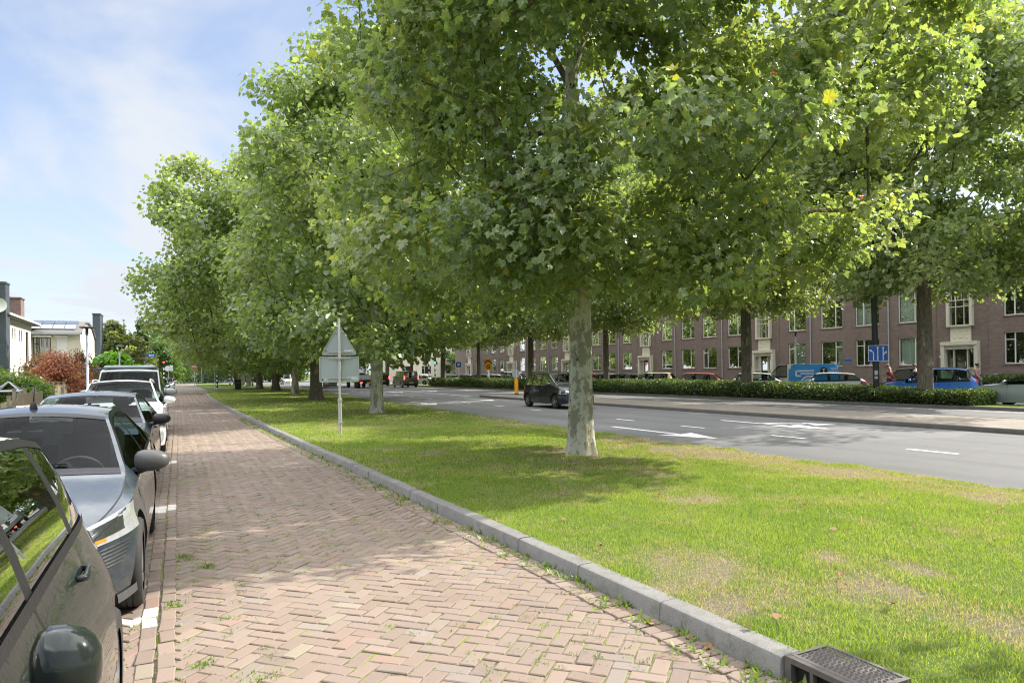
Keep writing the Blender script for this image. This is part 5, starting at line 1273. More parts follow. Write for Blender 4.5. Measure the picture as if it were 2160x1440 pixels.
# ---- moving family car
c = make_car('family_car', 'black family car with silver roof rails driving behind the nearest trunk', 'car', 'pt_dark', L=4.03, W=1.74, H=1.64, wb=2.6, fo=.82, rw=.315, top=[(2.015, .66), (2.0, .76), (1.93, .84), (1.6, .98), (1.15, 1.08), (.35, 1.56), (.1, 1.61), (-.6, 1.64), (-1.3, 1.59), (-1.65, 1.5), (-1.9, 1.05), (-2.0, .95), (-2.015, .7)], belt=[(-2.0, 1.0), (0, .97), (1.1, .98), (1.6, .9), (2.0, .78)], xc=1.14, xh=.33, xrh=-1.62, xrb=-1.9, side_glass=(-1.6, 1.05), pillars=(-.2, -1.05), rails=2, roofw=.70, glass='carglass2', lamp=dict(x0=1.55, x1=2.0, z=lambda t: (.66, .84)), nose=.2, interior=True)
put(c, 15.95, 27.75, -90)
for s in (1, -1):
    mb = MB(); mb.lathe([(.001, .015), (.06, .01), (.065, -.01)], 14, axis='x', c=(2.02, s*.55, .42)); mb.build('fog_lamp', MAT['lens'], c)
# ---- cars parked behind the hedge
PR = 'cars parked behind the hedge'
def rcar(lb, pk, yr, L_, H, xr=32.0, face=128, top=None, **k):
    W_ = k.pop('W', 1.75); kw = dict(belt=(.9, 1.0), xc=L_/2-1.15, xh=.45, xrh=-L_/2+.6, xrb=-L_/2+.15, pillars=(-.15, -1.05)); kw.update(k)
    c = make_car('parked_car', lb, 'car', pk, L=L_, W=W_, H=H, wb=min(2.6, L_*.6), fo=.82, top=top or hatch(L_, H, hdr=.45, rhd=-L_/2+.62), group=PR, **kw)
    return put(c, xr+L_/2*math.cos(R(face)), yr+L_/2*math.sin(R(face)), face)
# silver coupe-like saloon at the hedge end
L_ = 4.58
c = rcar('silver saloon with dark roof and large alloy wheel at the end of the hedge', 'pt_silver', 12.8, 4.5, 1.44, xr=30.35, face=90, top=[(2.25, .60), (2.2, .70), (2.1, .76), (1.5, .90), (.95, .96), (.1, 1.36), (-.3, 1.43), (-.8, 1.42), (-1.3, 1.3), (-1.75, 1.02), (-2.15, .98), (-2.24, .8)], belt=[(-2.25, .95), (0, .92), (1.0, .90), (1.7, .84), (2.25, .68)], xc=.94, xh=.1, xrh=-1.1, xrb=-1.72, side_glass=(-1.3, .75), pillars=(-.45,), rw=.335, mirror='pt_silver', roofmat=MAT['pt_dark'], W=1.8)
c = rcar('bright blue mini suv with roof rails parked under the tree', 'pt_azure', 18.13, 3.75, 1.60, face=118, top=[(1.875, .7), (1.85, .85), (1.7, .95), (1.0, 1.02), (.35, 1.54), (.0, 1.59), (-.9, 1.59), (-1.45, 1.52), (-1.78, 1.05), (-1.86, .9), (-1.875, .7)], xc=1.0, xh=.35, xrh=-1.45, xrb=-1.78, side_glass=(-1.6, .9), pillars=(-.2, -1.0), rails=2, tail=dict(x0=-1.55, x1=-1.86, z=lambda t: (1.0, 1.35)), W=1.66, roofw=.72)
c = rcar('white hatchback behind the hedge left of the black lamp post', 'pt_white', 23.58, 4.0, 1.43, rw=.31)
c = rcar('white hatchback half hidden by the dark trunk', 'pt_white', 29.12, 4.0, 1.45)
c = rcar('red hatchback behind the hedge', 'pt_red', 33.86, 4.3, 1.47)
c = rcar('small cream city car with a square roof between the red and black cars', 'pt_cream', 38.72, 3.8, 1.5, top=[(1.9, .65), (1.86, .8), (1.7, .9), (1.0, 1.0), (.3, 1.46), (0, 1.5), (-1.3, 1.49), (-1.6, 1.44), (-1.85, 1.0), (-1.9, .7)], xc=.95, xh=.3, xrh=-1.58, xrb=-1.83, side_glass=(-1.5, .9), rw=.28)
c = rcar('black hatchback behind the hedge left of the cream car', 'pt_dark', 42.01, 4.2, 1.46)
c = rcar('red and silver car behind the slim hedge tree', 'pt_silver', 44.9, 3.8, 1.48)
c = rcar('bright red car showing right beside the nearest trunk', 'pt_red', 47.5, 3.9, 1.5)
for y0, y1, H, pk, lb in ((61.9, 4.3, 1.7, 'pt_white', 'white suv behind the yellow bollard'), (66.5, 4.2, 1.46, 'pt_white', 'white car between the orange G sign and the white suv'), (70.0, 4.2, 1.5, 'pt_gun', 'grey car behind the orange G sign'), (74.5, 4.2, 1.48, 'pt_silver', 'silver car left of the slim hedge tree'), (79.0, 4.3, 1.45, 'pt_dark', 'dark car left of the silver one at the far hedge end'), (90.4, 4.2, 1.46, 'pt_white', 'white car right of the silver van')):
    rcar(lb, pk, y0, y1, H)
# dark car in the second row behind the cyclists
rcar('grey suv in the second row behind the two cyclists', 'pt_gun', 20.8, 4.7, 1.62, xr=35.4)
# white and blue van
def vbody(L, H): return van_top(L, H, 1.12, .8, .95, .95)
c = make_car('delivery_van', 'white and blue delivery van with a white spiral logo on its side', 'van', 'pt_white', L=4.85, W=1.92, H=1.93, wb=3.0, fo=.88, rw=.33, top=vbody(4.85, 1.93), belt=(1.1, 1.15), xc=1.6, xh=.9, xrh=None, xrb=None, side_glass=(.45, 1.55), pillars=(.4,), roofw=.80, mirs=1.25, crown=.03)
put(c, 35.5-.64*2.42, 28.0+.77*2.42, 130)
# blue wrap on the rear part and its logo, side facing the camera is the car's left (+y)
inf = root_info[c.name]
mb = MB()
zz = [.32, .5, .7, .9, 1.05, 1.14]
for x in [0]:
    P_ = []
    for xx in np.linspace(-2.41, .38, 22):
        row = []
        rg = inf['ring'](xx)
        for p in rg[1:16]:
            t = (p[2]-.3)/1.6; lim = .35-.55*abs(t-.45)**1.3*2.2*0-.35*max(0, t-.5)
            row.append((p[0], p[1]+.006, p[2]+.002))
        P_.append(row)
    for i in range(len(P_)-1):
        for j in range(len(P_[0])-1):
            zc_ = P_[i][j][2]; edge = .30-.9*(max(0, abs(zc_-1.15)-.25))**1.0*.5
            if P_[i][j][0] < edge-.0: mb.poly([P_[i][j], P_[i][j+1], P_[i+1][j+1], P_[i+1][j]])
MAT['vanblue'] = paint('paint_van_blue', (.03, .25, .62), 0, .4)
mb.build('blue_wrap', MAT['vanblue'], c, fixn=False)
mb = MB(); mb.bevbox((-2.44, -.9, .55), (-2.40, .9, 1.8), .02); mb.build('rear_doors', MAT['vanblue'], c)
mb = MB(); Yv = .962
def band2(pts, w_):
    for a, b in zip(pts, pts[1:]):
        dx, dz = b[0]-a[0], b[1]-a[1]; l = math.hypot(dx, dz); nx, nz_ = -dz/l*w_/2, dx/l*w_/2; ex, ez = dx/l*w_*.2, dz/l*w_*.2
        mb.poly([(a[0]+nx-ex, Yv, a[1]+nz_-ez), (b[0]+nx+ex, Yv, b[1]+nz_+ez), (b[0]-nx+ex, Yv, b[1]-nz_+ez), (a[0]-nx-ex, Yv, a[1]-nz_-ez)])
arc = lambda cx, cz, r_, a0, a1, n=7: [(cx+r_*math.cos(R(a0+(a1-a0)*k/n)), cz+r_*math.sin(R(a0+(a1-a0)*k/n))) for k in range(n+1)]
band2([(-1.0, 1.5), (-.05, 1.5)], .09); band2([(-.05, 1.5), (-.05, 1.2), (-.3, 1.2)], .09); band2([(-.3, 1.34), (-1.0, 1.34)], .07)
band2([(-.95, 1.22)]+arc(-.75, .72, .45, 115, 10), .09) ; band2(arc(-.75, .72, .28, 120, 0)+[(-.47, .4)], .08); band2(arc(-.75, .72, .12, 100, 0)+[(-.63, .4)], .07); band2([(-.30, .72), (-.30, .4)], .09)
mb.build('side_logo', MAT['signwhite'], c, fixn=False)
mb = MB(); mb.poly([(-1.55+.2*math.cos(a), Yv, 1.5+.2*math.sin(a)) for a in [2*math.pi*k/20 for k in range(20)]]); b_ = mb.build('round_badge', MAT['ink'], c, fixn=False)
text('badge_letters', 'T', .26, (-1.55, Yv+.004, 1.5), (R(90), 0, R(180)), MAT['signwhite'], b_, .001, .008)
text('side_lettering', 'TOPS\nBOUW', .17, (-2.1, Yv+.0, 1.5), (R(90), 0, R(180)), MAT['signwhite'], c, .002, .004)
text('door_lettering', 'TOPS BOUW', .17, (.95, Yv-.0, 1.47-.4), (R(90), 0, R(180)), MAT['greyplastic'], c, .002)
# ---- vehicles waiting at the junction
c = make_car('passenger_van', 'grey silver van seen from behind with red tail lamps at the junction', 'van', 'pt_gun', L=5.0, W=1.95, H=1.98, wb=3.1, fo=.95, rw=.34, top=van_top(5.0, 1.98), belt=(1.15, 1.15), xc=1.65, xh=.95, xrh=-2.3, xrb=-2.46, side_glass=(-2.3, 1.6), pillars=(.5, -.8), roofw=.82, glass='carglass2', lit=True, tail=dict(x0=-2.42, x1=-2.49, z=lambda t: (.95, 1.35)), crown=.03, vanback=True)
put(c, 24.9, 80.5, 90)
mb = MB(); mb.poly([(-2.512, -.7, 1.2), (-2.512, .7, 1.2), (-2.48, .62, 1.8), (-2.48, -.62, 1.8)]); mb.build('rear_door_window', MAT['carglass2'], c, fixn=False)
for s in (1, -1): mb = MB(); mb.box((-2.515, s*.86-.06, .95), (-2.49, s*.86+.06, 1.35)); mb.build('rear_lamp', MAT['rearlit'], c)
c = make_car('dark_van', 'dark van with a lit red lamp half hidden by the second trunk', 'van', 'pt_dark', L=4.8, W=1.9, H=1.9, wb=3.0, fo=.9, rw=.34, top=van_top(4.8, 1.9), belt=(1.1, 1.12), xc=1.6, xh=.95, xrh=-2.2, xrb=-2.36, side_glass=(-2.2, 1.55), pillars=(.5, -.8), roofw=.8, glass='carglass2', lit=True, tail=dict(x0=-2.32, x1=-2.39, z=lambda t: (.95, 1.35)))
put(c, 24.7, 92, 90)
for s in (1, -1): mb = MB(); mb.box((-2.415, s*.82-.07, .95), (-2.39, s*.82+.07, 1.3)); mb.build('rear_lamp', MAT['rearlit'], c)
# flatbed lorry
lo = thing('flatbed_lorry', 'flatbed lorry with low grey bed and red tail lamps at the junction', 'lorry', (19.9, 82, 0), R(90))
mb = MB(); mb.bevbox((-3.6, -1.15, .95), (1.6, 1.15, 1.12), .02); mb.build('load_bed', MAT['zinc'], lo)
mb = MB(); [mb.box((-3.6, s*1.15-.03, 1.12), (1.6, s*1.15+.03, 1.5)) for s in (-1, 1)]; mb.box((-3.63, -1.15, 1.12), (-3.58, 1.15, 1.45)); mb.build('drop_sides', MAT['galv'], lo)
mb = MB(); mb.box((-3.4, -.5, .62), (3.0, .5, .94)); mb.box((-3.7, -1.05, .55), (-3.6, 1.05, .75)); mb.build('chassis', MAT['ink'], lo)
mb = MB(); mb.bevbox((1.8, -1.05, .7), (3.7, 1.05, 2.5), .12); mb.build('cab', MAT['pt_silver'], lo, auto=40)
mb = MB(); mb.box((1.785, -.8, 1.6), (1.8, .8, 2.3)); mb.build('cab_window', MAT['carglass2'], lo)
for x in (2.7, -1.4, -2.5):
    for s in (1, -1): mb = MB(); mb.lathe([(.2, -.14), (.42, -.14), (.45, -.1), (.45, .1), (.42, .14), (.2, .14)], 24, axis='y', c=(x, s*.95, .45), caps=True); mb.build('wheel', MAT['rubber'], lo, auto=40)
for s in (1, -1): mb = MB(); mb.box((-3.73, s*.9-.14, .6), (-3.7, s*.9+.14, .72)); mb.build('rear_lamp', MAT['rearlit'], lo)
mb = MB(); mb.box((-3.73, -.26, .6), (-3.71, .26, .71)); mb.build('number_plate', MAT['plate'], lo)
# approaching cars beyond the junction
for x, y, pk, H, lb in ((17.6, 128, 'pt_white', 1.6, 'white car approaching far down the main road'), (24.0, 170, 'pt_dark', 1.6, 'small dark car far down the main road')):
    c = make_car('approaching_car', lb, 'car', pk, L=4.3, W=1.8, H=H, wb=2.6, top=hatch(4.3, H), belt=(.95, 1.02), xc=1.0, xh=.5, xrh=-1.3, xrb=-2.0, pillars=(-.15, -1.0), handles=False); put(c, x, y, -90)
# ================================================================ STREET FURNITURE
def pole(parent, pts, r, m='galv', n=10, name='pole'):
    mb = MB(); mb.tube(pts, r, n); return mb.build(name, MAT[m], parent, smooth=False, auto=50)
def rounded(w_, h_, r_, n=5):
    return [(sx*(w_/2-r_)+r_*math.cos(a), sy*(h_/2-r_)+r_*math.sin(a)) for sx, sy, a0 in ((1, 1, 0), (-1, 1, 90), (-1, -1, 180), (1, -1, 270)) for a in [R(a0+90*k/n) for k in range(n+1)]]
def yplate(mb, pts, y0, y1, m=0, cx=0, cz=0):
    a = [mb.V((p[0]+cx, y0, p[1]+cz)) for p in pts]; b = [mb.V((p[0]+cx, y1, p[1]+cz)) for p in pts]; n = len(pts)
    mb.F(a[::-1], m); mb.F(b, m)
    for k in range(n): mb.F((a[k], a[(k+1) % n], b[(k+1) % n], b[k]), m)
def rimstrip(mb, pts, y0, y1, w_, cx=0, cz=0, m=0):
    c = (sum(p[0] for p in pts)/len(pts), sum(p[1] for p in pts)/len(pts)); n = len(pts)
    inn = []
    for p in pts:
        d = math.hypot(p[0]-c[0], p[1]-c[1]); k = (d-w_*1.3)/d; inn.append((c[0]+(p[0]-c[0])*k, c[1]+(p[1]-c[1])*k))
    for k in range(n):
        q = (k+1) % n
        P_ = lambda p, y: (p[0]+cx, y, p[1]+cz)
        mb.poly([P_(pts[k], y0), P_(pts[q], y0), P_(inn[q], y0), P_(inn[k], y0)], m); mb.poly([P_(pts[k], y0), P_(pts[q], y0), P_(pts[q], y1), P_(pts[k], y1)], m); mb.poly([P_(inn[k], y0), P_(inn[q], y0), P_(inn[q], y1), P_(inn[k], y1)], m)
# the big sign seen from behind (local: back faces -y)
s_ = thing('traffic_sign', 'grey back of a triangle sign above a rectangular one, on a steel pole', 'traffic sign', (3.75, 17.76, gz(3.75, 17.76)), R(-9))
pole(s_, [(0, 0, -.1), (0, 0, .92)], .044, name='lower_pole'); pole(s_, [(0, 0, .85), (0, 0, 2.98)], .030)
mb = MB(); mb.box((-.055, -.055, .26), (.055, .055, .30)); mb.box((-.02, -.09, .27), (.02, -.05, .29)); mb.box((-.06, -.06, .84), (.06, .06, .88)); mb.box((.04, -.01, .72), (.1, .01, .74)); mb.box((-.03, -.09, .85), (-.01, -.05, .87)); mb.build('pole_clamp', MAT['galv'], s_)
TR = []
for k in range(3):
    a0 = 90+120*k; cx_, cz_ = .44*math.cos(R(a0)), .44*math.sin(R(a0))
    for q in range(5): a = R(a0-60+120*q/4); TR.append((cx_+.05*math.cos(a), cz_+.05*math.sin(a)))
mb = MB(); yplate(mb, TR, .05, .054, 0, 0, 2.30); tp_ = mb.build('triangle_plate', MAT['signback'], s_)
mb = MB(); rimstrip(mb, TR, .030, .05, .018, 0, 2.30); mb.build('plate_rim', MAT['galv'], tp_)
RC = rounded(1.0, .66, .04)
mb = MB(); yplate(mb, RC, .05, .054, 0, 0, 1.66); rp_ = mb.build('rectangle_plate', MAT['signback'], s_)
mb = MB(); rimstrip(mb, RC, .030, .05, .018, 0, 1.66); mb.build('plate_rim', MAT['galv'], rp_)
mb = MB(); mb.box((-.3, .028, 1.93), (.3, .049, 1.965)); mb.box((-.09, -.045, 1.925), (.09, .027, 1.97)); mb.box((-.3, .028, 1.42), (.3, .049, 1.45)); mb.box((-.12, .028, 2.62), (.12, .049, 2.65)); mb.box((-.3, .028, 2.09), (.3, .049, 2.12)); mb.build('bracket', MAT['galv'], s_)
mb = MB(); yplate(mb, [(.02*math.cos(a), .02*math.sin(a)) for a in [k*.785 for k in range(8)]], .045, .0495, 0, -.42, 1.40); yplate(mb, [(.018*math.cos(a), .018*math.sin(a)) for a in [k*.785 for k in range(8)]], .045, .0495, 0, -.33, 2.13); mb.build('date_sticker', MAT['ink'], rp_)
text('maker_lettering', 'BUKO', .085, (.33, .0485, 1.425), (R(90), 0, 0), MAT['signwhite'], rp_, .001, .006, sx=1.15); text('maker_lettering', 'BUKO', .07, (.24, .0485, 2.135), (R(90), 0, 0), MAT['signwhite'], tp_, .001, .005, sx=1.15)
text('small_lettering', 'NEN', .045, (-.34, .0485, 1.405), (R(90), 0, 0), MAT['signwhite'], rp_, .001, .001)
# street lamps with flat heads
def lamp_post(x, y, h, label, group='street lamps along the left pavement'):
    t = thing('street_lamp', label, 'street lamp', (x, y, 0), 0, group)
    pole(t, [(0, 0, 0), (0, 0, .8), (0, 0, .82), (0, 0, h-.12)], [.075, .075, .055, .045], 'zinc')
    mb = MB(); mb.lathe([(.03, h-.2), (.04, h-.1), (.26, h-.06), (.29, h-.03), (.25, h), (.05, h+.03), (.001, h+.03)], 24); mb.tube([(0, 0, h-.35), (0, 0, h-.1)], .06, 10); mb.build('lamp_head', MAT['black'], t, auto=40)
    mb = MB(); mb.lathe([(.20, h-.075), (.001, h-.08)], 20); mb.build('diffuser', MAT['signwhite'], t)
    return t
for y, h, lb in ((33.6, 3.8, 'nearest street lamp with flat disc head beside the cream house'), (51.5, 3.72, 'second street lamp with dark disc head right of the camper van roof edge'), (78, 3.8, 'third street lamp left of the blue street name sign'), (99, 3.8, 'fourth street lamp right of the blue street name sign'), (121, 3.7, 'farthest visible street lamp on the left pavement')):
    lamp_post(-3.4, y, h, lb)
lamp_post(38.0, 33.4, 4.2, 'slim street lamp in front of the brick block near the white van', None)
# no entry sign
def sign_post(name, label, x, y, h, rz=0, base=0): t = thing(name, label, 'traffic sign', (x, y, base), R(rz)); pole(t, [(0, 0, -.05), (0, 0, h)], .04, n=8); return t
disc = lambda r_, n=24: [(r_*math.cos(2*math.pi*k/n), r_*math.sin(2*math.pi*k/n)) for k in range(n)]
t = sign_post('no_entry_sign', 'red round no entry sign with white bar at the street end', 2.26, 113, 3.9, base=.0)
mb = MB(); yplate(mb, disc(.38), -.07, -.05, 0, 0, 3.1); p_ = mb.build('sign_plate', MAT['signred'], t); mb = MB(); yplate(mb, rounded(.58, .13, .02), -.076, -.071, 0, 0, 3.1); mb.build('white_bar', MAT['signwhite'], p_)
mb = MB(); rimstrip(mb, disc(.40), -.078, -.05, .02, 0, 3.1); mb.build('white_rim', MAT['signwhite'], p_)
mb = MB(); yplate(mb, rounded(.5, .62, .04), -.07, -.05, 0, .05, 4.0); mb.build('supplementary_plate', MAT['signwhite'], t)
t = sign_post('round_sign', 'grey back of a round sign beside the short striped bollard', 3.85, 85.5, 3.2)
mb = MB(); yplate(mb, disc(.36), .05, .06, 0, -.05, 2.75); mb.build('sign_plate', MAT['signback'], t)
t = sign_post('bare_pole', 'thin bare white pole behind the no entry sign', 3.48, 120, 4.0); t['category'] = 'pole'
def banded(name, label, x, y, h, r_, n, heads=(), group=None):
    t = thing(name, label, 'traffic light' if heads else 'bollard', (x, y, 0), 0, group); mb = MB()
    for k in range(n): mb.tube([(0, 0, h*k/n), (0, 0, h*(k+1)/n)], r_, 12, m=k % 2)
    mb.build('striped_post', [MAT['signwhite'], MAT['ink']], t, auto=40)
    for (dx, z, lit) in heads:
        mb = MB(); mb.bevbox((dx-.16, -.12, z-.45), (dx+.16, .12, z+.45), .05); hd = mb.build('signal_head', MAT['black'], t)
        for k, (nm, mt_) in enumerate((('red_lamp', 'rearlit' if lit == 'r' else 'ink'), ('amber_lamp', 'ink'), ('green_lamp', 'greenlit' if lit == 'g' else 'ink'))):
            mb = MB(); yplate(mb, disc(.11, 14), -.135, -.121, 0, dx, z+.28-.28*k); mb.build(nm, MAT[mt_], hd)
    return t
banded('striped_bollard', 'short black and white banded post beside the round sign back', 4.2, 88, 1.75, .1, 7)
banded('striped_post', 'tall black and white banded post left of the litter bin', 6.61, 104, 3.0, .1, 11)
banded('striped_post', 'black and white banded post between two verge trunks right of the bin', 9.25, 100, 3.2, .11, 11)
banded('traffic_light', 'traffic light showing red on a white mast beside the blue direction sign', 15.9, 112, 4.2, .07, 1, [(0, 3.7, 'r')])
banded('traffic_light', 'traffic light showing red above the silver van', 34.04, 98, 3.4, .1, 9, [(-.25, 3.5, 'r')])
banded('traffic_light', 'traffic light showing green right of the red one above the silver van', 35.74, 100, 3.4, .1, 9, [(0, 3.6, 'g')])
banded('traffic_light', 'small distant traffic light showing red at the end of the brick street', -1.93, 120, 3.0, .1, 9, [(0, 3.6, 'r')])
# direction signs
t = sign_post('direction_sign', 'blue direction sign hanging left of the red traffic light', 15.1, 113, 3.6); mb = MB(); yplate(mb, rounded(1.1, 1.3, .05), -.07, -.05, 0, .2, 3.75); p_ = mb.build('sign_plate', MAT['signblue'], t)
mb = MB(); [yplate(mb, [(-.35, z), (.25-.2*k, z), (.25-.2*k, z+.06), (-.35, z+.06)], -.075, -.071, 0, .2, 3.75) for k, z in enumerate((-.35, -.05, .25))]; mb.build('sign_lines', MAT['signwhite'], p_)
t = sign_post('street_name_sign', 'two blue street name boards above the back of a grey sign on the left pavement', -3.24, 92, 4.3)
mb = MB(); mb.box((-.1, -.06, 4.0), (.95, -.03, 4.42)); p_ = mb.build('name_board', MAT['signblue'], t); mb = MB(); [mb.box((.2+.14*k, -.066, 4.13+.02*(k % 2)), (.3+.14*k, -.061, 4.3)) for k in range(4)]; mb.build('board_writing', MAT['signwhite'], p_)
mb = MB(); mb.box((-1.0, -.06, 3.3), (.1, -.03, 3.56)); p_ = mb.build('name_board', MAT['signblue'], t); mb = MB(); [mb.box((-.9+.12*k, -.066, 3.38), (-.83+.12*k, -.061, 3.48)) for k in range(7)]; mb.build('board_writing', MAT['signwhite'], p_)
mb = MB(); mb.box((-.35, .03, 2.25), (.55, .05, 3.2)); mb.build('sign_plate', MAT['signback'], t)
t = sign_post('round_sign', 'pale round sign with a narrow board beside it far down the street', -1.25, 118, 3.3); mb = MB(); yplate(mb, disc(.42), -.07, -.05, 0, -.1, 2.9); mb.build('sign_plate', MAT['signwhite'], t); mb = MB(); mb.box((.25, -.07, 2.5), (.6, -.05, 3.4)); mb.build('narrow_plate', MAT['signwhite'], t)
t = sign_post('warning_sign', 'red rimmed warning triangle beyond the silver van', 31.4, 96, 4.0); mb = MB(); yplate(mb, TR, -.07, -.05, 0, 0, 3.6); p_ = mb.build('sign_plate', MAT['signwhite'], t); mb = MB(); rimstrip(mb, TR, -.08, -.05, .06, 0, 3.6); mb.build('red_rim', MAT['signred'], p_)
t = sign_post('blue_sign', 'square blue sign on a pole left of the slim hedge tree', 29.5, 74.4, 3.0, -20); mb = MB(); yplate(mb, rounded(.6, .6, .05), -.07, -.05, 0, 0, 2.6); p_ = mb.build('sign_plate', MAT['signblue'], t); mb = MB(); yplate(mb, disc(.16, 12), -.076, -.071, 0, 0, 2.62); mb.build('white_symbol', MAT['signwhite'], p_)
# litter bin
t = thing('litter_bin', 'black litter bin standing on the verge beside the cross path', 'litter bin', (6.26, 85.0, .05))
mb = MB(); mb.bevbox((-.33, -.33, .05), (.33, .33, 1.0), .04); mb.build('bin_body', MAT['black'], t); mb = MB(); mb.bevbox((-.36, -.36, 1.0), (.36, .36, 1.18), .05); mb.build('bin_lid', MAT['black'], t); mb = MB(); mb.box((-.2, -.345, .72), (.2, -.331, .88)); mb.build('bin_slot', MAT['greyplastic'], t)
# orange diversion sign with a G
t = sign_post('diversion_sign', 'orange sign with a black roof shape and the letter G above the hedge', 28.6, 63.9, 3.05, -22)
mb = MB(); HS = [(-.36, -.55), (.36, -.55), (.36, .22), (.42, .55), (-.42, .55), (-.36, .22)]; yplate(mb, HS, -.08, -.06, 0, 0, 2.45); p_ = mb.build('sign_plate', MAT['signorange'], t)
mb = MB(); yplate(mb, [(-.36, .05), (0, .36), (.36, .05), (.36, .2), (0, .52), (-.36, .2)], -.088, -.081, 0, 0, 2.45); mb.build('roof_symbol', MAT['ink'], p_); text('letter_g', 'G', .55, (0, -.083, 2.2), (R(90), 0, 0), MAT['ink'], p_, .002, .018)
mb = MB(); mb.tube([(0, 0, 1.0), (0, 0, 1.9)], .09, 10); mb.build('white_sleeve', MAT['signwhite'], t)
# yellow bollard at the head of the traffic island
t = thing('yellow_bollard', 'yellow bollard with the grey back of a round sign on top at the island head', 'bollard', (20.9, 42.0, .12))
mb = MB(); mb.lathe([(.135, 0), (.135, 1.0), (.12, 1.06), (.001, 1.08)], 20); mb.build('bollard_body', MAT['bollard'], t, auto=40); mb = MB(); mb.lathe([(.15, 0), (.15, .05), (.136, .06)], 20); mb.build('bollard_foot', MAT['ink'], t)
pole(t, [(0, 0, 1.05), (0, 0, 2.3)], .028, 'signwhite', name='sign_pole'); mb = MB(); yplate(mb, disc(.29), .035, .045, 0, -.02, 1.42); d_ = mb.build('sign_plate', MAT['signback'], t); mb = MB(); rimstrip(mb, disc(.3), .025, .045, .02, -.02, 1.42); mb.build('plate_rim', MAT['galv'], d_)
# tall black lamp post with lane sign
t = thing('black_lamp_post', 'tall black lamp post in the hedge carrying a blue lane sign', 'lamp post', (28.15, 20.3, .05)); t.rotation_euler = (0, R(-1.6), 0)
pole(t, [(0, 0, 0), (0, 0, 3.0), (0, 0, 9.5)], [.135, .125, .09], 'black', 18); mb = MB(); mb.tube([(0, 0, 9.4), (-.6, -.2, 9.8), (-1.8, -.5, 9.95)], .05, 8); mb.bevbox((-2.5, -.7, 9.85), (-1.7, -.35, 10.0), .04); mb.build('lamp_arm', MAT['black'], t)
sg = thing('lane_sign', 'blue sign with three white lane arrows strapped to the black lamp post', 'traffic sign', (28.03, 20.12, 2.28), R(-50))
sw_, sh_ = .80, .72
mb = MB(); yplate(mb, rounded(sw_, sh_, .03), -.02, 0, 0); mb.build('sign_plate', MAT['signblue'], sg); mb = MB(); rimstrip(mb, rounded(sw_, sh_, .03), -.026, 0, .02); mb.build('sign_border', MAT['signwhite'], sg)
mb = MB()
def sarrow(pts, w_=.035, hd=.055):
    for a, b in zip(pts, pts[1:]):
        dx, dz = b[0]-a[0], b[1]-a[1]; l = math.hypot(dx, dz); nx, nz_ = -dz/l*w_/2, dx/l*w_/2; mb.poly([(a[0]+nx, -.027, a[1]+nz_), (b[0]+nx, -.027, b[1]+nz_), (b[0]-nx, -.027, b[1]-nz_), (a[0]-nx, -.027, a[1]-nz_)])
    dx, dz = dx/l, dz/l; b = pts[-1]; mb.poly([(b[0]+dx*hd*1.6, -.028, b[1]+dz*hd*1.6), (b[0]-dz*hd, -.028, b[1]+dx*hd), (b[0]+dz*hd, -.028, b[1]-dx*hd)])
sarrow([(-.19, -.31), (-.19, .02), (-.22, .07), (-.29, .12)]); sarrow([(-.02, -.31), (-.02, .22)]); sarrow([(.19, -.31), (.19, .22)]); sarrow([(.19, -.08), (.28, .03)])
mb.build('lane_arrows', MAT['signwhite'], sg, fixn=False)
mb = MB(); [mb.box((-.12, 0, z), (.12, .03, z+.03)) for z in (-.25, .22)]; mb.build('strap', MAT['galv'], sg)
t2 = thing('post_sticker', 'torn white sticker on the lower part of the black lamp post', 'sticker', (27.97, 20.19, 1.3), R(-52)); mb = MB(); yplate(mb, rounded(.13, .2, .03), -.004, .0, 0, 0, .12); yplate(mb, rounded(.13, .12, .02), -.004, .0, 0, 0, -.1); mb.build('sticker_face', simple('sticker_paper', (.42, .43, .42), .8, var=.5, vs=60), t2)
# utility boxes by the far verge
t = thing('utility_box', 'small red and grey box standing behind the flared trunk', 'box', (16.4, 85.5, .12)); mb = MB(); mb.bevbox((-.35, -.2, 0), (.35, .2, .95), .03); mb.build('cabinet', MAT['greyplastic'], t); mb = MB(); yplate(mb, rounded(.5, .5, .03), -.215, -.205, 0, 0, .55); mb.build('poster', simple('faded_poster', (.45, .25, .22), .7, var=.4, vs=8), t)
t = thing('utility_box', 'green cabinet right of the small red and grey box', 'box', (17.6, 87.5, .12)); mb = MB(); mb.bevbox((-.5, -.25, 0), (.5, .25, 1.3), .03); mb.build('cabinet', simple('green_cabinet', (.06, .11, .07), .6), t); mb = MB(); mb.box((-.02, -.262, .1), (.0, -.25, 1.2)); mb.build('door_gap', MAT['ink'], t)
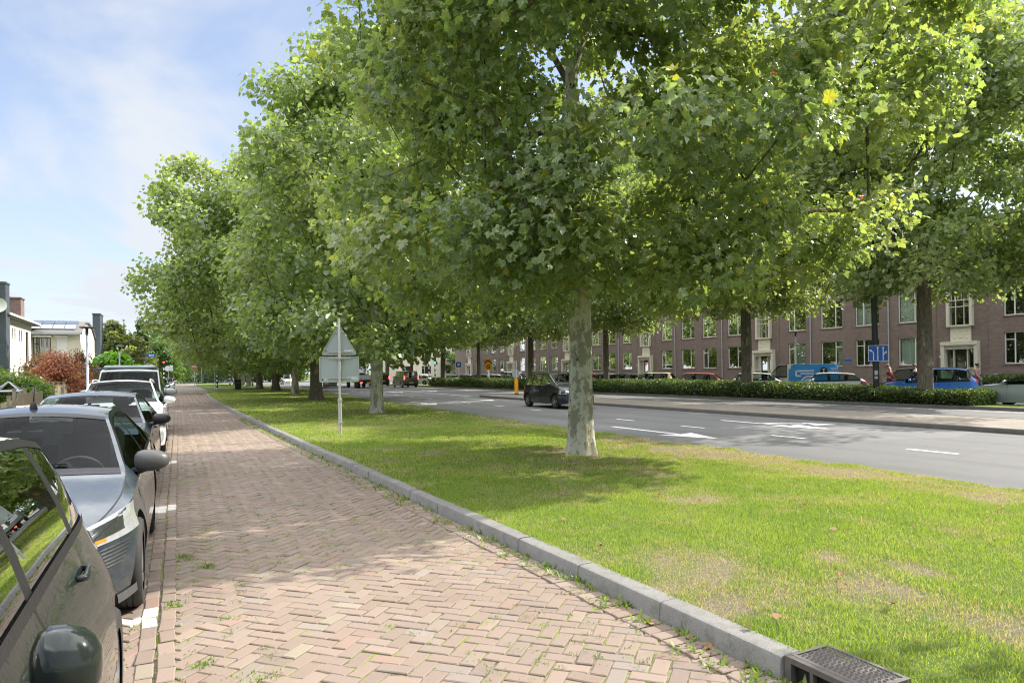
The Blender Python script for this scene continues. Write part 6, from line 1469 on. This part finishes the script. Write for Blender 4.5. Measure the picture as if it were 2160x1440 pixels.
# ================================================================ BICYCLES AND PEOPLE
def bicycle(name, label, x, y, rz, colm, z=0, fender=None):
    t = thing(name, label, 'bicycle', (x, y, z), R(rz))
    for xx in (-.54, .56):
        mb = MB(); mb.lathe([(.325, -.018), (.345, -.012), (.35, 0), (.345, .012), (.325, .018), (.318, 0), (.325, -.018)], 32, axis='y'); wl = mb.build('wheel', MAT['rubber'], t, smooth=True); wl.location = (xx, 0, .35)
        mb = MB()
        for k in range(14): a = 2*math.pi*k/14; mb.tube([(0, .02*(-1)**k, 0), (.32*math.cos(a), 0, .32*math.sin(a))], .002, 3)
        mb.tube([(0, -.05, 0), (0, .05, 0)], .02, 8); mb.build('spokes', MAT['galv'], wl)
        mb = MB(); mb.grid([[(xx+.375*math.cos(a), s*.025, .35+.375*math.sin(a)) for s in (-1, 1)] for a in [R(10+k*16) for k in range(11)]]); mb.build('mudguard', MAT[fender or colm], t, fixn=False)
    bb = (-.02, 0, .30); st = (-.22, 0, .86); hd = (.32, 0, .84); hd2 = (.37, 0, .66)
    mb = MB()
    for a, b in ((bb, st), (bb, hd2), (st, (-.54, 0, .35)), (bb, (-.54, 0, .35)), ((-.16, 0, .7), hd)): mb.tube([a, b], .018, 8)
    mb.tube([hd, hd2], .022, 8); mb.tube([hd2, (.44, .0, .5), (.56, .05, .35)], .014, 6); mb.tube([hd2, (.44, 0, .5), (.56, -.05, .35)], .014, 6); mb.build('frame', MAT[colm], t, smooth=True)
    mb = MB(); mb.tube([hd, (.28, 0, 1.04)], .014, 6); mb.tube([(.12, .28, 1.06), (.28, .2, 1.07), (.32, 0, 1.05), (.28, -.2, 1.07), (.12, -.28, 1.06)], .012, 6); mb.build('handlebar', MAT['galv'], t, smooth=True)
    for s in (1, -1): mb = MB(); mb.tube([(.12, s*.28, 1.06), (.22, s*.24, 1.065)], .018, 8); mb.build('grip', MAT['plastic'], t)
    mb = MB(); mb.bevbox((-.36, -.08, .93), (-.12, .08, .98), .02); mb.tube([st, (-.23, 0, .93)], .014, 6); mb.build('saddle', MAT['plastic'], t)
    mb = MB(); mb.box((-.75, -.07, .72), (-.36, .07, .74)); mb.tube([(-.7, .06, .72), (-.54, .07, .35)], .008, 5); mb.tube([(-.7, -.06, .72), (-.54, -.07, .35)], .008, 5); mb.build('carrier', MAT['black'], t)
    mb = MB(); mb.lathe([(.001, .03), (.09, .03), (.09, .02)], 20, axis='y', c=(bb[0], .02, bb[2])); mb.tube([bb, (.08, .08, .17)], .01, 6); mb.tube([bb, (-.12, -.08, .43)], .01, 6); mb.box((.03, .06, .16), (.13, .16, .18)); mb.box((-.17, -.16, .42), (-.07, -.06, .44)); mb.build('pedals', MAT['plastic'], t)
    return t
def skin(name, verts, edges, radii, mat, parent, sub=2):
    me = bpy.data.meshes.new(name); me.from_pydata(verts, edges, []); o = bpy.data.objects.new(name, me); COL.objects.link(o)
    m = o.modifiers.new('skin', 'SKIN'); m.branch_smoothing = .3
    for i, r_ in enumerate(radii): me.skin_vertices[0].data[i].radius = r_ if hasattr(r_, '__len__') else (r_, r_)
    me.skin_vertices[0].data[0].use_root = True
    s = o.modifiers.new('sub', 'SUBSURF'); s.levels = sub; s.render_levels = sub
    dg = bpy.context.evaluated_depsgraph_get(); dg.update(); m2 = bpy.data.meshes.new_from_object(o.evaluated_get(dg)); o.modifiers.clear(); o.data = m2
    m2.materials.clear(); m2.materials.append(mat); m2.polygons.foreach_set('use_smooth', [True]*len(m2.polygons)); o.parent = parent; return o
def person(label, x, y, rz, J, topm, legm, hairm, z=0, long_hair=False, sleeve=False, bun=False, dress=False):
    """J: joints dict; facing +x"""
    t = thing('person', label, 'person', (x, y, z), R(rz))
    pel, chest, neck, head = [Vector(J[k]) for k in ('pelvis', 'chest', 'neck', 'head')]
    V_, E_, R_ = [pel, (pel+chest)/2, chest, neck, neck.lerp(head, .5)], [(0, 1), (1, 2), (2, 3), (3, 4)], [(.13, .10), (.12, .095), (.145, .10), .055, .052]
    def add(p, par, r_): V_.append(Vector(p)); R_.append(r_); E_.append((par, len(V_)-1)); return len(V_)-1
    for s, sd_ in ((1, 'L'), (-1, 'R')):
        sh = add(J['sh'+sd_], 2, .058); el = add(J['el'+sd_], sh, .042); wr = add(J['wr'+sd_], el, .028)
        w_, e_ = Vector(J['wr'+sd_]), Vector(J['el'+sd_]); d = (w_-e_).normalized(); pm = add(w_+d*.055, wr, (.034, .02))
        side = Vector((0, 0, 1)).cross(d); side = side.normalized() if side.length > .1 else Vector((0, 1, 0))
        for q, (o_, l) in enumerate(((.024, .075), (.008, .085), (-.008, .08), (-.024, .062))):
            a = add(w_+d*.10+side*o_, pm, .009); b = add(w_+d*(.10+l*.5)+side*o_+Vector((0, 0, -.018)), a, .0085); add(w_+d*(.10+l*.75)+side*o_+Vector((0, 0, -.05)), b, .007)
        th = add(w_+d*.05+side*.04, pm, .010); add(w_+d*.09+side*.055+Vector((0, 0, -.02)), th, .008)
        hp = add(J['hip'+sd_], 0, .09); kn = add(J['kn'+sd_], hp, .058); an = add(J['an'+sd_], kn, .038); add(Vector(J['an'+sd_])+Vector((.06, 0, -.06)), an, .035); add(Vector(J['an'+sd_])+Vector((.17, 0, -.075)), len(V_)-1, .025)
    body = skin('body', V_, E_, R_, MAT['skin'], t)
    # head: shaped mesh with nose, ears, eyes, mouth
    mb = MB(); n, m = 20, 14; P_ = []; tilt = R(J.get('nod', 8)); M_ = Matrix.Translation(head) @ Matrix.Rotation(R(J.get('turn', 0)), 4, 'Z') @ Matrix.Rotation(tilt, 4, 'Y')
    for i in range(m+1):
        ph = math.pi*i/m; row = []
        for j in range(n+1):
            th = 2*math.pi*j/n; xx, yy, zz = math.sin(ph)*math.cos(th), math.sin(ph)*math.sin(th), math.cos(ph)
            jaw = 1-.28*max(0, -zz)**1.2; px, py, pz = xx*.098*jaw+(.012 if zz < 0 else 0), yy*.076*jaw, zz*.122
            if xx > .75 and abs(yy) < .35 and -.45 < zz < .15: px += .02*(1-abs(yy)/.35)*(1-abs(zz+.2)/.4)
            if xx > .6 and .02 < zz < .3 and .2 < abs(yy) < .55: px -= .007
            row.append(M_ @ Vector((px, py, pz)))
        P_.append(row)
    mb.grid(P_)
    for s in (1, -1): mb.T = M_ @ Matrix.Translation((0, s*.077, -.01)); mb.lathe([(.001, .012), (.018, .010), (.024, 0), (.018, -.012)], 8, axis='y'); mb.T = None
    hd_ = mb.build('head', MAT['skin'], body, smooth=True)
    for s in (1, -1): mb = MB(); mb.T = M_; mb.lathe([(.001, .006), (.010, .003), (.012, 0)], 8, axis='x', c=(.087, s*.032, .018)); mb.T = None; mb.build('eye', MAT['ink'], hd_)
    mb = MB(); mb.T = M_; mb.tube([(.086, -.022, -.062), (.094, 0, -.060), (.086, .022, -.062)], .005, 5); mb.T = None; mb.build('mouth', simple('lips', (.35, .12, .1), .6), hd_)
    mb = MB(); P_ = []
    for i in range(9):
        ph = R(100)*i/8; row = []
        for j in range(21):
            th = R(-180+360*j/20); k = 1.0 if math.cos(th) < .5 else max(.45, 1-.75*(math.cos(th)-.5)*1.6)
            p2 = ph*k; row.append(M_ @ Vector((math.sin(p2)*math.cos(th)*.106-.006, math.sin(p2)*math.sin(th)*.086, math.cos(p2)*.13+.004)))
        P_.append(row)
    mb.grid(P_)
    if bun: mb.T = M_; mb.lathe([(.001, .045), (.035, .03), (.045, 0), (.035, -.03), (.001, -.045)], 12, c=(-.12, 0, .06)); mb.T = None
    if long_hair:
        mb.T = M_; P2 = [[(-.07-.02*k, y_, .0-.06*k) for y_ in (-.07, -.035, 0, .035, .07)] for k in range(4)]; mb.grid(P2); mb.grid([[(p[0]-.03, p[1], p[2]) for p in r_] for r_ in P2]); mb.T = None
    mb.build('hair', hairm, t, smooth=True, fixn=False)
    # clothes
    V2, E2, R2 = [pel, (pel+chest)/2, chest, chest.lerp(neck, .45)], [(0, 1), (1, 2), (2, 3)], [(.155, .125), (.145, .12), (.17, .125), .085]
    for sd_ in 'LR':
        V2.append(Vector(J['sh'+sd_])); R2.append(.073); E2.append((2, len(V2)-1)); i = len(V2)-1
        if sleeve: V2.append(Vector(J['el'+sd_])); R2.append(.058); E2.append((i, i+1)); V2.append(Vector(J['el'+sd_]).lerp(Vector(J['wr'+sd_]), .85)); R2.append(.043); E2.append((i+1, i+2))
    skin('top' if not dress else 'dress', V2, E2, R2, topm, body)
    V3, E3, R3 = [pel], [], [(.155, .13)]
    for sd_ in 'LR':
        hp, kn, an = [Vector(J[k+sd_]) for k in ('hip', 'kn', 'an')]
        V3 += [hp, kn, an if not dress else kn.lerp(an, .4)]; i = len(V3)-3; E3 += [(0, i), (i, i+1), (i+1, i+2)]; R3 += [.105, .078, .055]
    skin('trousers' if not dress else 'dress_skirt', V3, E3, R3, legm, body)
    for sd_ in 'LR':
        an = J['an'+sd_]; mb = MB(); mb.bevbox((an[0]-.06, an[1]-.045, an[2]-.11), (an[0]+.2, an[1]+.045, an[2]-.03), .025); mb.build('shoe', MAT['plastic'], t, auto=40)
    return t
RIDE = dict(pelvis=(-.24, 0, 1.04), chest=(-.10, 0, 1.40), neck=(-.04, 0, 1.54), head=(.01, 0, 1.69), shL=(-.06, .19, 1.45), shR=(-.06, -.19, 1.45), elL=(.03, .25, 1.22), elR=(.03, -.25, 1.22), wrL=(.10, .27, 1.09), wrR=(.10, -.27, 1.09),
    hipL=(-.2, .1, .99), hipR=(-.2, -.1, .99), knL=(.18, .12, .68), knR=(.20, -.12, .86), anL=(.03, .11, .28), anR=(-.12, -.11, .55))
WALK = dict(pelvis=(0, 0, .93), chest=(.02, 0, 1.28), neck=(.03, 0, 1.42), head=(.06, 0, 1.56), shL=(.02, .18, 1.34), shR=(.02, -.18, 1.34), elL=(-.08, .23, 1.08), elR=(.10, -.23, 1.08), wrL=(.0, .24, .88), wrR=(.26, -.22, .95),
    hipL=(0, .09, .88), hipR=(0, -.09, .88), knL=(.16, .1, .50), knR=(-.04, -.1, .49), anL=(.22, .1, .10), anR=(-.30, -.1, .16))
cg, bl_, jn = simple('wine_red_cloth', (.22, .035, .045), .85, var=.2, vs=30), simple('grey_blue_shirt', (.10, .115, .15), .85, var=.2, vs=30), simple('denim', (.08, .1, .16), .85, var=.2, vs=30)
blond, dark_h, grey_h = simple('blond_hair', (.33, .20, .11), .6, var=.3, vs=60), simple('black_hair', (.02, .016, .014), .5), simple('sandy_hair', (.32, .24, .16), .6, var=.3, vs=60)
bicycle('bicycle', 'bicycle with white rear mudguard ridden by the woman in dark red', 32.4, 22.75, 90, 'signred', fender='signwhite')
person('woman in a dark red dress riding a bicycle beyond the hedge', 32.4, 22.75, 90, RIDE, cg, cg, blond, dress=True, long_hair=True)
bicycle('bicycle', 'white bicycle ridden by the man in the grey blue shirt', 32.4, 21.35, 90, 'signwhite')
person('man in a grey blue shirt riding a white bicycle beyond the hedge', 32.4, 21.35, 90, RIDE, bl_, jn, grey_h, sleeve=True)
person('woman with black hair in a bun, pink sleeves and dark vest walking at the right', 36.8, 20.95, -90, WALK, simple('pink_sleeves', (.42, .22, .24), .8), jn, dark_h, z=.12, sleeve=True, bun=True)
bicycle('bicycle', 'bicycle parked against the garden hedge by the entrance steps', 41.6, 22.6, 75, 'black', z=.1)
bicycle('bicycle', 'distant bicycle ridden on the right side of the parked white cars', -.5, 104, -90, 'black')
person('distant cyclist in dark clothes coming down the brick street', -.5, 104, -90, RIDE, MAT['seat'], jn, dark_h, sleeve=True)
